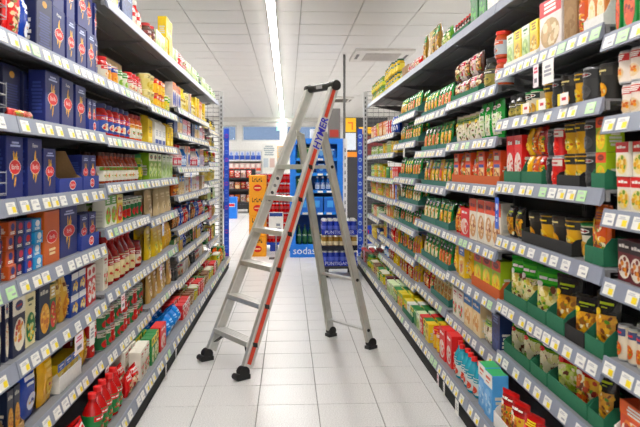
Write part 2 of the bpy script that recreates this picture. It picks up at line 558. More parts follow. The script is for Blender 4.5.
pouch('sachet', 'green sachet with yellow window', '1f7a3c:g', '2a9a48:g', 'e0b42c', ['c8742a', 'b85020', 'e8c860', '8a5a20'], 'f0e060', name='soup_sachet', cat='sachet', lean=0.12)
pouch('sachet2', 'green sachet with orange dish photo', '2b8a44:g', '176a34:g', 'd06a2a', ['e0a040', 'c04a20', 'e8d8a0'], WH, name='soup_sachet', cat='sachet', lean=0.12)
pouch('sachet3', 'green and white sachet with noodles', '3f8f52:g', '1f6a3a:g', 'e4dcbc', ['d8b468', 'c88a40', 'f0e8d0'], WH, name='soup_sachet', cat='sachet', lean=0.12)
pouch('sachety', 'yellow sachet with red foot', 'e0b81e:g', 'f0cf3a:g', 'c8502a', ['d87a2a', 'b83020', '6a8a2a'], 'b02020', name='soup_sachet', cat='sachet', lean=0.1)
pouch('sachetr', 'red and yellow sachet', 'c02c22:g', 'e8c030:g', 'd88a3a', ['e8b050', '9a3018', 'f0e0b0'], '8a1818', name='soup_sachet', cat='sachet', lean=0.1)
pouch('sachetc', 'cream sachet with brown noodles', 'd8cba4:g', 'e8dcc0:g', 'b07a3c', ['c89a58', '8a5a2a', '5a8a3a'], '2a6a3a', name='soup_sachet', cat='sachet', lean=0.12)
pouch('noodleg', 'bright green noodle pouch', '2f8f38:g', '57b84a:g', 'd8d0a0', ['e8dca8', 'c8b060', 'b8d060'], WH, cat='pouch')
pouch('noodlelime', 'lime pouch of pale noodles', '7aa83a:g', '2f7a3c:g', 'e8e4c4', ['f0ead0', 'd8d49a', 'e0d8b0'], WH)
pouch('blackpouch', 'black noodle pouch with golden noodles', '23221f:g', '1c1c1a:g', 'c8912e', ['e0b048', 'b87a28', 'd8a038', '8a5a1c'], 'b8c84a')
pouch('redpouch', 'red noodle pouch with yellow corner', 'b8262a:g', '8f1c22:g', 'e0b02c', ['d87a30', 'c0501e', 'e8c468', '8a2a18'], 'f0e8e0')
pouch('limered', 'red and lime noodle pouch', 'a83030:g', 'b82a2c:g', 'c6d46a', ['dce49a', 'a8c048', 'e8e8c0'], 'f0d830')
pouch('ricebag', 'white bag of pale noodles', 'd9d3bd:g', 'a8c078:g', 'e8e0cc', ['e9e2d2', 'd0c4a4', 'f2eee2'], '3a7a3a', name='noodle_bag', cat='bag')
pouch('greenwhite', 'tall white packet with green ends', '3a9446:g', '2f8f3c:g', 'dfe4cc', ['e8ead8', 'cddcaa', 'f0f0e4'], WH, name='noodle_packet', cat='packet')
pouch('yellowbag', 'yellow pasta bag', 'e6b422:g', 'd89818:g', 'd09030', ['e8c060', 'c07a24', 'f0d080'], '7a2a18', name='pasta_bag', cat='bag')
pouch('bluebag', 'royal blue packet with white print', '1f3f9a:g', '2448a8:g', '2a4fae', ['c8a050', 'e0c070', '2a4fae'], WH, name='pasta_bag', cat='bag')
pouch('bluesack', 'light blue plastic sack', '2f7fce:g', '4a98e0:g', '3a8ad8', ['5aa4e8', '2f78c4'], 'd8e8f8', name='rice_sack', cat='sack')
pouch('yellowpouch', 'bright yellow standing pouch', 'edcb1c:g', 'f2d63a:g', 'e0b818', ['e8d060', 'd8a818', '5a9a3a'], '9a7a10', 'doy')
pouch('kraft', 'brown kraft paper pouch', 'cdb488:c', 'dcc69a:c', 'b8955c', ['a8844c', 'd8c090', '8a6438'], '5a4020', 'doy')
pouch('tanpasta', 'pale tan pasta pouch', 'cda568:g', 'd8b880:g', 'c09048', ['d8b068', 'e4c88c', 'b88a48'], '6a3a20', 'doy', name='pasta_pouch')
pouch('redbag', 'red and white snack bag', 'd2302a:g', 'e9e0dc:g', 'd8382c', ['e8c8a0', 'c02420', 'f0e0d0'], 'c02420', name='snack_bag', cat='bag')
pouch('orangebag', 'orange snack bag', 'd86a1e:g', 'e08a2c:g', 'c85a18', ['e8a040', 'b84a14', 'f0c060'], '6a2a10', name='snack_bag', cat='bag')
pouch('clearbag', 'pale pink and white bag', 'dcd0cc:g', 'c8a0a0:g', 'd06a70', ['e4d8d4', 'c05058', 'f0eae8'], WH, name='snack_bag', cat='bag')
pouch('greenbag', 'green bag with leafy print', '5f9a3a:g', '2f7a2c:g', 'dcd69a', ['e8e0a8', '8ab04a', 'c8c070'], WH, name='snack_bag', cat='bag')
pouch('pinkpack', 'pink and red flat bag', 'c84a48:g', 'd86a60:g', 'b83a3c', ['d87068', 'b03034'], WH, name='snack_bag', cat='bag')
pouch('brownpouch', 'brown spice pouch with green head', '8a6a34:g', '2f7a34:g', 'b88a3c', ['c89a48', '7a4a20', 'd8b060'], 'd8d080', name='spice_pouch')
pouch('darkpack', 'dark brown snack packet', '4a2a1e:g', '7a2a24:g', 'a86a3a', ['c88a50', '5a2a18', 'e0c8a0'], 'e0d0b0', name='snack_packet', cat='packet')
pouch('whitepink', 'white packet with crimson stripes', 'd9c8c4:g', 'b82848:g', 'e4dcd8', ['b02a44', 'd8b8b8', 'e8e4e0'], 'e8e0e0', name='snack_packet', cat='packet')
# jars, bottles, cans, cups
def lab(c, accent, plate, foods, title=WH):
    return [('r', -1, 0.72, 1, 0.96, accent), *heading(title, 0.75, 0.93)] + [('o', 0, 0.32, 0.6, 0.22, plate), ('b', 0, 0.32, 0.45, 0.17, foods, 9)]


def rnd_kind(key, shape, name, cat, desc, body, lid, label, accent, plate, foods, title=WH):
    kind(key, shape, name, cat, desc, body, lab(label, accent, plate, foods, title), label=label, lid=lid)


rnd_kind('saucejar', 'jar', 'sauce_jar', 'jar', 'red sauce jar with blue label', 'a8301c:g', '20285c', '2b4590', 'c02c2c', 'e6e2d8', ['c8402a', 'e8c8a0'])
rnd_kind('saucewhite', 'jar', 'sauce_jar', 'jar', 'orange sauce jar with white label', 'c05a22:g', '8a2a1c', 'e2ded0', 'd8a030', 'e8e4d8', ['5a9a3a', 'c8402a'], 'a03020')
rnd_kind('olivejar', 'jar', 'pickle_jar', 'jar', 'olive pickle jar with navy lid', '7f8a4a:g', '1c2a5c', '98a468', '98a468', 'a8b070', ['7a8a3a', 'b8c080'])
rnd_kind('greenjar', 'jar', 'pickle_jar', 'jar', 'pickle jar with green lid', '7a8c3c:g', '1f6a34', 'c8cc5a', '2f7a3c', 'd8b83a', ['e0c84a', '6a9a3a'])
rnd_kind('redjar', 'jar', 'sauce_jar', 'jar', 'small red jar with red lid', 'b02a1c:g', 'c02420', 'd8d0c0', 'c02c28', 'e0c8a0', ['c03020', 'e8d8c0'])
rnd_kind('reddeep', 'jar', 'sauce_jar', 'jar', 'deep red jar with white label', '8f1e14:g', '7a1a14', 'e4dccc', '8a2a20', 'd8b080', ['b83020', '8a2018'])
rnd_kind('orangejar', 'jar', 'sauce_jar', 'jar', 'orange jar with bright orange lid', 'b4501c:g', 'd8481a', 'b8c0c4', 'c85a28', 'd8d4c8', ['c86a30', '6a8aa0'])
rnd_kind('darkjar', 'jar', 'preserve_jar', 'jar', 'dark jar with black lid', '2c2a24:g', '1c1c1c', '8a8248', '3a3a34', 'b8a860', ['c8b060', '5a5a3a'])
rnd_kind('brownjar', 'jar', 'spread_jar', 'jar', 'chocolate brown spread jar', '4a2a1c:g', 'b03028', '5a2a20', '7a2a20', 'c89a60', ['e0c090', '7a4a2a'])
rnd_kind('greenlidyel', 'jar', 'corn_jar', 'jar', 'yellow jar with dark green lid', 'c8a83a:g', '17492c', 'e0cc5a', '1f5a34', 'e8d87a', ['e8d060', 'c8a030'])
rnd_kind('capsbottle', 'bottle', 'sauce_bottle', 'bottle', 'small sauce bottle with white label', '8a3a1c:g', '4a2014', 'e8e4d8', '6a9a3a', 'e4e0d4', ['7aa83a', 'd05030', 'e0b030'], 'a83a20')
rnd_kind('passata', 'bottle', 'passata_bottle', 'bottle', 'tall red passata bottle with cream label', '8f1f14:g', 'a8261c', 'dccfa8', 'b83028', 'd8c898', ['b02a1c', 'c8502a'])
rnd_kind('ketchup', 'bottle', 'ketchup_bottle', 'bottle', 'squat red ketchup bottle with green label', 'a8281a:g', 'c8341e', '2f7a44', 'c83028', '3a8a4c', ['c83020', 'e0d8b0'])
rnd_kind('redbottle', 'bottle', 'sauce_bottle', 'bottle', 'red sauce bottle with white cap', 'b03022:g', 'd8d4cc', 'e0dcd0', 'b82a2a', 'd8c8b0', ['b83a28', 'd8a080'])
rnd_kind('yelbottle', 'bottle', 'oil_bottle', 'bottle', 'yellow oil bottle with cream label', 'd0b84a:g', 'c8b83a', 'e6deb0', 'c8a83a', 'e0d080', ['d8c050', 'a89030'], '6a5a20')
rnd_kind('clearbottle', 'bottle', 'syrup_bottle', 'bottle', 'pale bottle with pink label', 'c8c0bc:g', 'b83a44', 'c85a68', 'e0d8d8', 'd8d0d0', ['c84a58', 'e8e0e0'], 'a03040')
rnd_kind('blueb', 'bottle', 'syrup_bottle', 'bottle', 'blue bottle with white label', '2f6ab8:g', 'd8d8d8', 'd8e0ea', '2f6ab8', 'c8d4e4', ['5a8ac8', 'e0e8f0'])
rnd_kind('greendark', 'bottle', 'syrup_bottle', 'bottle', 'dark green glass bottle', '1c4a30:g', '14301f', '2a5a3a', '1c4a30', '3a6a48', ['4a7a50', '2a5a3a'])
rnd_kind('soupcan', 'can', 'soup_can', 'can', 'red and white soup can', 'b8b8ba:m', 'c8c8ca:m', 'e9ddd2', 'c4222a', 'e0c9a8', ['d88a34', 'c86a24', 'e8b058'])
rnd_kind('redcan', 'can', 'tomato_can', 'can', 'red can with white band', 'b8b8ba:m', 'c8c8ca:m', 'c62c2a', 'e4dcd4', 'd8463a', ['c02420', 'e8d8d0'], 'b02420')
rnd_kind('greencan', 'can', 'tomato_can', 'can', 'green can with red tomato label', 'b8b8ba:m', 'c8c8ca:m', '2c7a48', 'e0dcd0', 'c83228', ['d0402c', 'b02420'], '2c7a48')
rnd_kind('orangecan', 'can', 'fruit_can', 'can', 'orange can with blue band', 'b8b8ba:m', 'c8c8ca:m', 'd88a2a', '24408c', 'e0a848', ['e8b850', 'c87a20'])
rnd_kind('limecan', 'can', 'vegetable_can', 'can', 'white and green vegetable can', 'b8b8ba:m', '2a6a3c', 'd8d8c4', '4a8a3a', '8ab04a', ['7aa83a', 'c8d080'])
rnd_kind('yellowcan', 'can', 'fruit_can', 'can', 'yellow can with red top band', 'b8b8ba:m', 'c02a24', 'e8b828', 'c82a24', 'e8c848', ['e8d870', 'd89a20'])
rnd_kind('stewcan', 'can', 'stew_can', 'can', 'grey labelled can with vegetable photo', 'b8b8ba:m', 'b8babc:m', 'd9cdb8', '3a4468', 'c86a3a', ['6a9a3a', 'd8502a', 'e0a850'], 'd83838')
rnd_kind('darkcan', 'can', 'bean_can', 'can', 'black can with fine print', 'b8b8ba:m', '88888a:m', '2a2a2a', '1c1c1c', '484848', ['585858', '3a3a3a'], 'a8a8a8')
rnd_kind('noodlecup', 'cup', 'noodle_cup', 'cup', 'black noodle cup with orange dish', '23211f', '1d1c1b', '26231f', '3a352e', 'e0a032', ['e8b84a', 'c8702a', 'd8d0a0'], 'e8d8a0')
rnd_kind('yelcup', 'cup', 'noodle_cup', 'cup', 'yellow and black noodle cup', '2a2620', '22201e', 'd8a826', '2a2620', 'e8c860', ['c8782a', 'e8e0b8', '6a8a3a'], 'e8c838')
rnd_kind('creamtub', 'cup', 'cream_tub', 'tub', 'cream yellow tub', 'e0d49a', 'e4dcb0', 'e3d38c', 'e8dca8', 'd8c060', ['e0cc70', 'c8b050'], '7a6a30')
rnd_kind('greentub', 'cup', 'spread_tub', 'tub', 'yellow tub with green side', 'c8c060', 'd8d4c0', 'ddc858', '5a9a3a', 'e0d480', ['8ab04a', 'e8e0a0'])
rnd_kind('greenwhitetub', 'cup', 'snack_tub', 'tub', 'white tub with green lid', 'e0e0d8', '2a8a48', 'd8d0bc', '1f2a24', 'c89a50', ['d8b060', '8a5a2a'])
rnd_kind('browntub', 'cup', 'snack_tub', 'tub', 'brown snack tub', '8a5a34', '6a4428', '9a6a40', 'c8b090', 'd8c0a0', ['e0cca8', '7a4a28'], '5a3018')
kind('flour', 'bag', 'flour_bag', 'bag', 'white paper flour bag', 'e8e6e0:c', [('r', -0.8, 0.05, 0.8, 0.25, '27408f'), ('l', -0.6, 0.6, 0.4, 0.7, 3, 'a8a8b0')])
kind('flouryel', 'bag', 'flour_bag', 'bag', 'yellow paper bag', 'e5bf22:c', [('r', -0.8, 0.1, 0.8, 0.3, 'f0dc7a'), ('l', -0.6, 0.6, 0.45, 0.75, 3, '9a7a18')])

for kk, c1, c2 in (('kraft', 'e2d0a8', '7a5a34'), ('tanpasta', 'e8d4a4', 'b83a2a'), ('yellowpouch', 'f4dc50', '5a9a3a'), ('bluebag', 'e8ecf4', 'e0b050'), ('bluesack', '8ac4f0', 'e8f0f8'), ('yellowbag', 'f0cc58', 'b84a24')):
    KINDS[kk]['art'] = [('r', -0.55, 0.72, 0.5, 0.8, c1), ('r', -0.4, 0.62, 0.3, 0.67, c1), ('o', 0.1, 0.32, 0.55, 0.16, c1), ('b', 0.1, 0.32, 0.35, 0.1, [c2, KINDS[kk]['body'], c1], 8)]
ORD = ['first', 'second', 'third', 'fourth', 'fifth', 'sixth', 'seventh', 'eighth', 'ninth', 'tenth', 'eleventh', 'twelfth', 'thirteenth', 'fourteenth']
TEMPL = {}


def template(key, w, d, h, far, var):
    w, d, h = round(w, 3), round(d, 3), round(h, 3)
    tk = (key, w, d, h, far, var)
    if tk not in TEMPL:
        K = KINDS[key]
        P = PS(far)
        SHAPES[K['shape']](P, K, w, d, h, hash((len(key), var)) % 97 + var)
        TEMPL[tk] = [(n, mb.mesh(n)) for n, mb in P.parts]
    return TEMPL[tk]


def put(key, w, d, h, loc, rz, label, group, far=False, var=0):
    T = template(key, w, d, h, far, var)
    r = link(T[0][0], T[0][1], None, loc, rz)
    for n, me in T[1:]:
        link(n, me, r)
    tag(r, label, KINDS[key]['cat'], group)
    return r


# tray: shelf-ready carton, front low
TRAYS = {}


def tray(w, d, h, lip, color, loc, rz, label, group, logo=None):
    k = (round(w, 3), round(d, 3), round(h, 3), lip, color, logo)
    if k not in TRAYS:
        t = 0.003
        inner = 'a07c50:c' if color in ('22368c:c', 'b08a58:c') else color
        b = MB()
        b.box(-w / 2, w / 2, -d / 2, d / 2, 0, t, color)
        s = MB()
        s.box(-w / 2, w / 2, -d / 2, -d / 2 + t, t, lip, color)
        parts = [('card_tray', b), ('front_lip', s)]
        for sx in (-1, 1):
            q = MB()
            x0, x1 = (-w / 2, -w / 2 + t) if sx < 0 else (w / 2 - t, w / 2)
            q.prism([(-d / 2 + t, t), (d / 2, t), (d / 2, h), (-d / 2 + 0.35 * d, h), (-d / 2 + 0.12 * d, lip * 1.25), (-d / 2 + t, lip)], x0, (x0 + x1) / 2, color if sx < 0 else inner)
            q.prism([(-d / 2 + t, t), (d / 2, t), (d / 2, h), (-d / 2 + 0.35 * d, h), (-d / 2 + 0.12 * d, lip * 1.25), (-d / 2 + t, lip)], (x0 + x1) / 2, x1, inner if sx < 0 else color)
            parts.append(('side_wall', q))
        bk = MB()
        bk.box(-w / 2 + t, w / 2 - t, d / 2 - t, d / 2, t, h, inner)
        parts.append(('back_wall', bk))
        if logo:
            paint(s, logo, lambda u, v, e: (u * w / 2, -d / 2 - e, v * lip), w / 2 / lip)
        TRAYS[k] = [(n, m.mesh(n)) for n, m in parts]
    T = TRAYS[k]
    r = link(T[0][0], T[0][1], None, loc, rz)
    for n, me in T[1:]:
        link(n, me, r)
    return tag(r, label, 'tray', group)


#@@STRUCTURE
# ------------------------------------------------------------------ room
Y0, Y1, X0, X1, ZC = -4.0, 23.0, -8.0, 10.0, 2.8
TILE = 0.302


def tile_material(name, base, speck, tile_w, ox, oy, joint):
    m = bpy.data.materials.new(name)
    m.use_nodes = True
    nt = m.node_tree
    b = nt.nodes['Principled BSDF']
    tc = nt.nodes.new('ShaderNodeTexCoord')
    mp = nt.nodes.new('ShaderNodeMapping')
    mp.inputs['Location'].default_value = (-ox, -oy, 0)
    nt.links.new(tc.outputs['Object'], mp.inputs['Vector'])
    no = nt.nodes.new('ShaderNodeTexNoise')
    no.inputs['Scale'].default_value = 160
    no.inputs['Detail'].default_value = 2
    nt.links.new(tc.outputs['Object'], no.inputs['Vector'])
    n2 = nt.nodes.new('ShaderNodeTexNoise')
    n2.inputs['Scale'].default_value = 3.0
    nt.links.new(tc.outputs['Object'], n2.inputs['Vector'])
    rp = nt.nodes.new('ShaderNodeValToRGB')
    rp.color_ramp.elements[0].position = 0.3
    rp.color_ramp.elements[0].color = (*speck, 1)
    rp.color_ramp.elements[1].position = 0.62
    rp.color_ramp.elements[1].color = (*base, 1)
    nt.links.new(no.outputs['Fac'], rp.inputs['Fac'])
    out = rp.outputs['Color']
    if joint:
        br = nt.nodes.new('ShaderNodeTexBrick')
        br.offset = 0.0
        br.inputs['Scale'].default_value = 1.0
        br.inputs['Brick Width'].default_value = tile_w
        br.inputs['Row Height'].default_value = tile_w
        br.inputs['Mortar Size'].default_value = 0.003
        br.inputs['Mortar'].default_value = (0.28, 0.27, 0.26, 1)
        nt.links.new(mp.outputs['Vector'], br.inputs['Vector'])
        nt.links.new(out, br.inputs['Color1'])
        nt.links.new(out, br.inputs['Color2'])
        out = br.outputs['Color']
    nt.links.new(out, b.inputs['Base Color'])
    mr = nt.nodes.new('ShaderNodeMapRange')
    mr.inputs['To Min'].default_value = 0.28
    mr.inputs['To Max'].default_value = 0.42
    nt.links.new(n2.outputs['Fac'], mr.inputs['Value'])
    nt.links.new(mr.outputs['Result'], b.inputs['Roughness'])
    return m


# floor joints seen at x = -0.145 (px 255 at the bottom edge) and every 0.302 m
FX = -0.152
FY = 3.005
far_floor = tile_material('floor_far', (0.74, 0.735, 0.725), (0.55, 0.54, 0.53), TILE, FX, FY, True)
tile_m = tile_material('floor_tile', (0.74, 0.735, 0.725), (0.53, 0.52, 0.51), TILE, FX, FY, False)
b = MB()
ROW0, ROW1, C0, C1 = -3, 20, -3, 5
fx0, fx1, fy0, fy1 = FX + C0 * TILE, FX + C1 * TILE, FY + ROW0 * TILE, FY + ROW1 * TILE
b.box(fx0, fx1, fy0, fy1, -0.05, -0.004, '8a8884:c')
for r in ((X0, fx0, Y0, Y1), (fx1, X1, Y0, Y1), (fx0, fx1, Y0, fy0), (fx0, fx1, fy1, Y1)):
    b.box(*r, -0.05, 0.0, far_floor)
floor = structure(link('floor', b.mesh('floor')), 'speckled off white square floor tiles')
tb = MB()
g = 0.0017
c = 0.0015
q = TILE / 2 - g
tb.add([(sx * q, sy * q, -0.004) for sx, sy in ((-1, -1), (1, -1), (1, 1), (-1, 1))] + [(sx * (q - c), sy * (q - c), 0.0) for sx, sy in ((-1, -1), (1, -1), (1, 1), (-1, 1))],
       [(4, 5, 6, 7), (0, 1, 5, 4), (1, 2, 6, 5), (2, 3, 7, 6), (3, 0, 4, 7)], tile_m)
tmesh = tb.mesh('floor_tile')
for i in range(C0, C1):
    for j in range(ROW0, ROW1):
        link('floor_tile', tmesh, floor, (FX + (i + 0.5) * TILE, FY + (j + 0.5) * TILE, random.uniform(-0.0004, 0.0)))

# ceiling
CT, CX, CY = 0.6, 0.133, 6.13
ceil_m = tile_material('ceiling_tile', (0.78, 0.76, 0.73), (0.72, 0.70, 0.67), CT, CX, CY, False)
b = MB()
b.box(X0, X1, Y0, Y1, ZC + 0.012, ZC + 0.1, 'b4b0aa:p')
ceiling = structure(link('ceiling', b.mesh('ceiling')), 'suspended ceiling of square off white panels')
tb = MB()
tb.box(-CT / 2 + 0.004, CT / 2 - 0.004, -CT / 2 + 0.010, CT / 2 - 0.010, ZC, ZC + 0.012, ceil_m)
cm = tb.mesh('ceiling_panel')
ct2 = MB()
for i in range(-13, 17):
    for j in range(-17, 28):
        x, y = CX + (i + 0.5) * CT, CY + (j + 0.5) * CT
        if not (X0 < x - CT / 2 and x + CT / 2 < X1 and Y0 < y - CT / 2 and y + CT / 2 < Y1):
            continue
        if -5 <= i < 5 and -2 <= j < 27 and i != -1:
            link('ceiling_panel', cm, ceiling, (x, y, 0))
        else:
            h = CT / 2 - 0.006
            ct2.box(x - h, x + h, y - h, y + h, ZC, ZC + 0.012, ceil_m)
o = link('ceiling_panels_beyond', ct2.mesh('ceiling_panels_beyond'), ceiling)
o['kind'] = 'stuff'
# light strips: aluminium channel with a lit diffuser
dif = emis('strip_light', (1.0, 0.975, 0.94), STRIP_POWER)
for n, x in enumerate(STRIP_XS):
    b = MB()
    b.box(-0.042, 0.042, Y0 + 0.3, STRIP_END[n], -0.035, 0.0, 'd8d8d8:m')
    o = link('light_strip', b.mesh('light_strip'), None, (x, 0, ZC))
    d = MB()
    d.box(-0.036, 0.036, Y0 + 0.3, STRIP_END[n], -0.042, -0.035, dif)
    link('diffuser', d.mesh('diffuser'), o)
    tag(o, ['long white ceiling light strip above the aisle', 'ceiling light strip above the neighbouring left aisle',
            'ceiling light strip above the neighbouring right aisle', 'ceiling light strip farthest to the right'][n], 'light', 'ceiling light strips')

# walls
WALLC = 'f6f4f0:p'
for nm, r in (('wall_left', (X0 - 0.1, X0, Y0, Y1)), ('wall_right', (X1, X1 + 0.1, Y0, Y1)), ('wall_front', (X0, X1, Y0 - 0.1, Y0))):
    b = MB()
    b.box(*r, 0, ZC + 0.1, WALLC)
    structure(link(nm, b.mesh(nm)), 'plain white wall')
# far wall with the band of high windows
wz0, wz1 = 2.10, 2.66
wins = [(at(218, 0, 23).x, at(237, 0, 23).x), (at(242, 0, 23).x, at(281, 0, 23).x), (at(286, 0, 23).x, at(325, 0, 23).x)]
b = MB()
b.box(X0, X1, Y1, Y1 + 0.2, 0, wz0, WALLC)
b.box(X0, X1, Y1, Y1 + 0.2, wz1, ZC + 0.1, WALLC)
xs = [X0] + [q for w in wins for q in w] + [X1]
for i in range(0, len(xs), 2):
    b.box(xs[i], xs[i + 1], Y1, Y1 + 0.2, wz0, wz1, WALLC)
structure(link('wall_back', b.mesh('wall_back')), 'white far wall with high windows')
for n, (a, c) in enumerate(wins):
    f = MB()
    for r in ((a, c, wz0, wz0 + 0.05), (a, c, wz1 - 0.05, wz1), (a, a + 0.05, wz0 + 0.05, wz1 - 0.05), (c - 0.05, c, wz0 + 0.05, wz1 - 0.05)):
        f.box(r[0], r[1], Y1 + 0.02, Y1 + 0.1, r[2], r[3], 'dcdcda:p')
    o = structure(link('window_%d' % (n + 1), f.mesh('window_frame')), 'high window with pale frame')
    g = MB()
    g.box(a + 0.05, c - 0.05, Y1 + 0.05, Y1 + 0.06, wz0 + 0.05, wz1 - 0.05, 'dce6f2:t')
    link('pane', g.mesh('pane'), o)
# bulkhead beam and pipe under the ceiling near the far wall
b = MB()
b.box(X0, X1, 21.2, 21.5, ZC - 0.12, ZC, 'd6d2cc:p')
structure(link('trim_1', b.mesh('trim_1')), 'pale bulkhead below the ceiling')


# ------------------------------------------------------------------ shelving units
METAL, RAILC, DARK = '7c7d80:p', '868b98', '4a4a4c:p'
SHELVES = {}     # (unit) -> list of z
UNITS = {
    'L0': (-1, 1.06, 2.03, [1.60, 1.35, 1.10, 0.85, 0.60, 0.35, 0.14], False),
    'L1': (-1, 2.03, 3.01, [1.60, 1.35, 1.10, 0.85, 0.60, 0.35, 0.14], False),
    'L2': (-1, 3.01, 3.96, [1.60, 1.34, 1.12, 0.915, 0.62, 0.335, 0.14], True),
    'L3': (-1, 3.96, 4.93, [1.58, 1.34, 1.12, 0.88, 0.62, 0.35, 0.14], True),
    'L4': (-1, 4.93, 5.90, [1.65, 1.457, 1.20, 0.98, 0.725, 0.53, 0.325, 0.14], True),
    'L5': (-1, 5.90, 6.86, [1.65, 1.457, 1.20, 0.98, 0.725, 0.53, 0.325, 0.14], True),
    'L6': (-1, 6.86, 7.82, [1.60, 1.42, 1.25, 1.05, 0.84, 0.63, 0.39, 0.14], True),
    'R0': (1, 0.95, 1.92, [1.59, 1.345, 1.07, 0.865, 0.63, 0.38, 0.14], False),
    'R1': (1, 1.92, 2.92, [1.63, 1.406, 1.13, 0.89, 0.60, 0.37, 0.14], True),
    'R2': (1, 2.92, 3.86, [1.575, 1.335, 1.11, 0.815, 0.58, 0.33, 0.14], True),
    'R3': (1, 3.86, 4.82, [1.555, 1.31, 1.075, 0.815, 0.56, 0.345, 0.14], True),
    'R4': (1, 4.82, 5.79, [1.62, 1.395, 1.11, 0.91, 0.72, 0.50, 0.31, 0.14], True),
    'R5': (1, 5.79, 6.76, [1.51, 1.33, 1.09, 0.90, 0.72, 0.50, 0.31, 0.14], True),
    'R6': (1, 6.76, 7.73, [1.52, 1.33, 1.09, 0.90, 0.65, 0.40, 0.14], True),
}
TOPZ = {-1: 1.97, 1: 1.94}
XS = {-1: (-0.70, -0.83, -1.26), 1: (0.82, 0.95, 1.38)}        # base front, shelf front, back panel
PLACE = {'L0': 'left unit at photo edge', 'L1': 'first full left unit', 'L2': 'second left unit', 'L3': 'third left unit', 'L4': 'fourth left unit', 'L5': 'fifth left unit', 'L6': 'farthest left unit',
         'R0': 'right unit at photo edge', 'R1': 'first full right unit', 'R2': 'second right unit', 'R3': 'third right unit', 'R4': 'fourth right unit', 'R5': 'fifth right unit', 'R6': 'farthest right unit'}
FILL = {'L0': 'snack bags', 'L1': 'blue pasta boxes', 'L2': 'red sauce jars and cans', 'L3': 'cartons and tan pouches', 'L4': 'mixed small groceries', 'L5': 'mixed packets', 'L6': 'small baking goods',
        'R0': 'red soup cans', 'R1': 'noodle cups and pouches', 'R2': 'tall orange cartons', 'R3': 'green soup sachets', 'R4': 'more green sachets', 'R5': 'yellow soup cartons', 'R6': 'tins and small jars'}


def price_tag_mesh(kind_):
    b = MB()
    w, h = 0.062, 0.036
    b.box(-w / 2, w / 2, -0.0015, 0, 0, h, {0: 'eceae4', 1: 'eceae4', 2: 'bfe0b0'}[kind_])
    mp = lambda u, v, e: (u * w / 2, -0.0015 - e, v * h)
    art = [('l', -0.8, 0.6, 0.62, 0.88, 2, 'bcbcc0')]
    if kind_ == 0:
        art += [('r', 0.05, 0.1, 0.85, 0.6, 'f0d92e')]
    else:
        art += [('l', -0.1, 0.8, 0.2, 0.45, 1, 'a0a0a8')]
    paint(b, art, mp, w / 2 / h)
    return b.mesh('price_tag')


TAGS = [price_tag_mesh(i) for i in range(3)]
RAILS = {}


def shelf_mesh(L, depth, ribs=True):
    """local: front at y = 0 towards -Y, surface z = 0"""
    k = (round(L, 3), round(depth, 3))
    if k in RAILS:
        return RAILS[k]
    s = MB()
    s.box(-L / 2 + 0.002, L / 2 - 0.002, 0.002, depth, -0.008, 0, METAL)
    for yy in (0.004, depth - 0.02):
        s.box(-L / 2 + 0.002, L / 2 - 0.002, yy, yy + 0.014, -0.034, -0.008, METAL)
    for i in range(1, 4):
        yy = depth * i / 4
        s.box(-L / 2 + 0.01, L / 2 - 0.01, yy - 0.018, yy + 0.018, -0.016, -0.008, METAL)
    r = MB()
    r.prism([(-0.004, 0.006), (0.0015, 0.006), (0.0015, -0.03), (-0.012, -0.048), (-0.017, -0.046)], -L / 2 + 0.003, L / 2 - 0.003, RAILC)
    br = MB()
    br.prism([(0.03, -0.016), (depth, -0.016), (depth, -0.085), (depth - 0.05, -0.085)], -0.002, 0.002, METAL)
    RAILS[k] = (s.mesh('shelf_board'), r.mesh('price_rail'), br.mesh('shelf_bracket'))
    return RAILS[k]


def build_unit(key):
    side, ya, yb, zs, has_top = UNITS[key]
    xb, xf, xk = XS[side]
    L = yb - ya
    rz = PI / 2 if side < 0 else -PI / 2
    root = link('shelving_unit', None, None, (xk, (ya + yb) / 2, 0), rz)
    tag(root, 'grey metal shelving unit, %s, stocked with %s' % (PLACE[key], FILL[key]), 'shelving unit', 'shelving units along the aisle')
    dep, depb = abs(xk - xf), abs(xk - xb)
    zt = 2.10
    # local y: 0 at the back, front at -depth
    p = MB()
    p.box(-L / 2, L / 2, 0.0, 0.02, 0.0, zt, '38383a:p')
    link('back_panel', p.mesh('back_panel'), root)
    for sx in (-1, 1):
        u = MB()
        x = sx * (L / 2 - 0.012)
        u.box(x - 0.012, x + 0.012, -0.03, 0.0, 0.0, zt, METAL)
        for i in range(38):
            z = 0.2 + i * 0.05
            u.box(x - 0.004, x + 0.004, -0.0306, -0.03, z, z + 0.025, '2a2a2a')
        link('upright', u.mesh('upright'), root)
    k = MB()
    k.box(-L / 2, L / 2, -depb + 0.004, -depb + 0.012, 0.0, 0.09, '0b0a0a:c')
    link('kick_plate', k.mesh('kick_plate'), root)
    levels = ([TOPZ[side]] if has_top else []) + zs
    for z in levels:
        dd = depb if z == zs[-1] else dep
        sm, rm, bm = shelf_mesh(L, dd)
        s = link('shelf_board', sm, root, (0, -dd, z))
        link('price_rail', rm, s)
        for sx in (-1, 1):
            link('shelf_bracket', bm, s, (sx * (L / 2 - 0.008), 0, 0))
        if z == TOPZ[side]:
            continue
        x = -L / 2 + 0.05
        rr = random.Random(int(z * 1000) + len(key) + ord(key[1]) * 7 + (3 if side > 0 else 0))
        while x < L / 2 - 0.03:
            t = link('price_tag', TAGS[rr.choices([0, 1, 2], [6, 2, 0.6])[0]], s, (x, -0.0165, -0.040))
            t.rotation_euler = (math.radians(-16), 0, 0)
            x += rr.choice([0.078, 0.085, 0.1, 0.13])


for k in UNITS:
    build_unit(k)


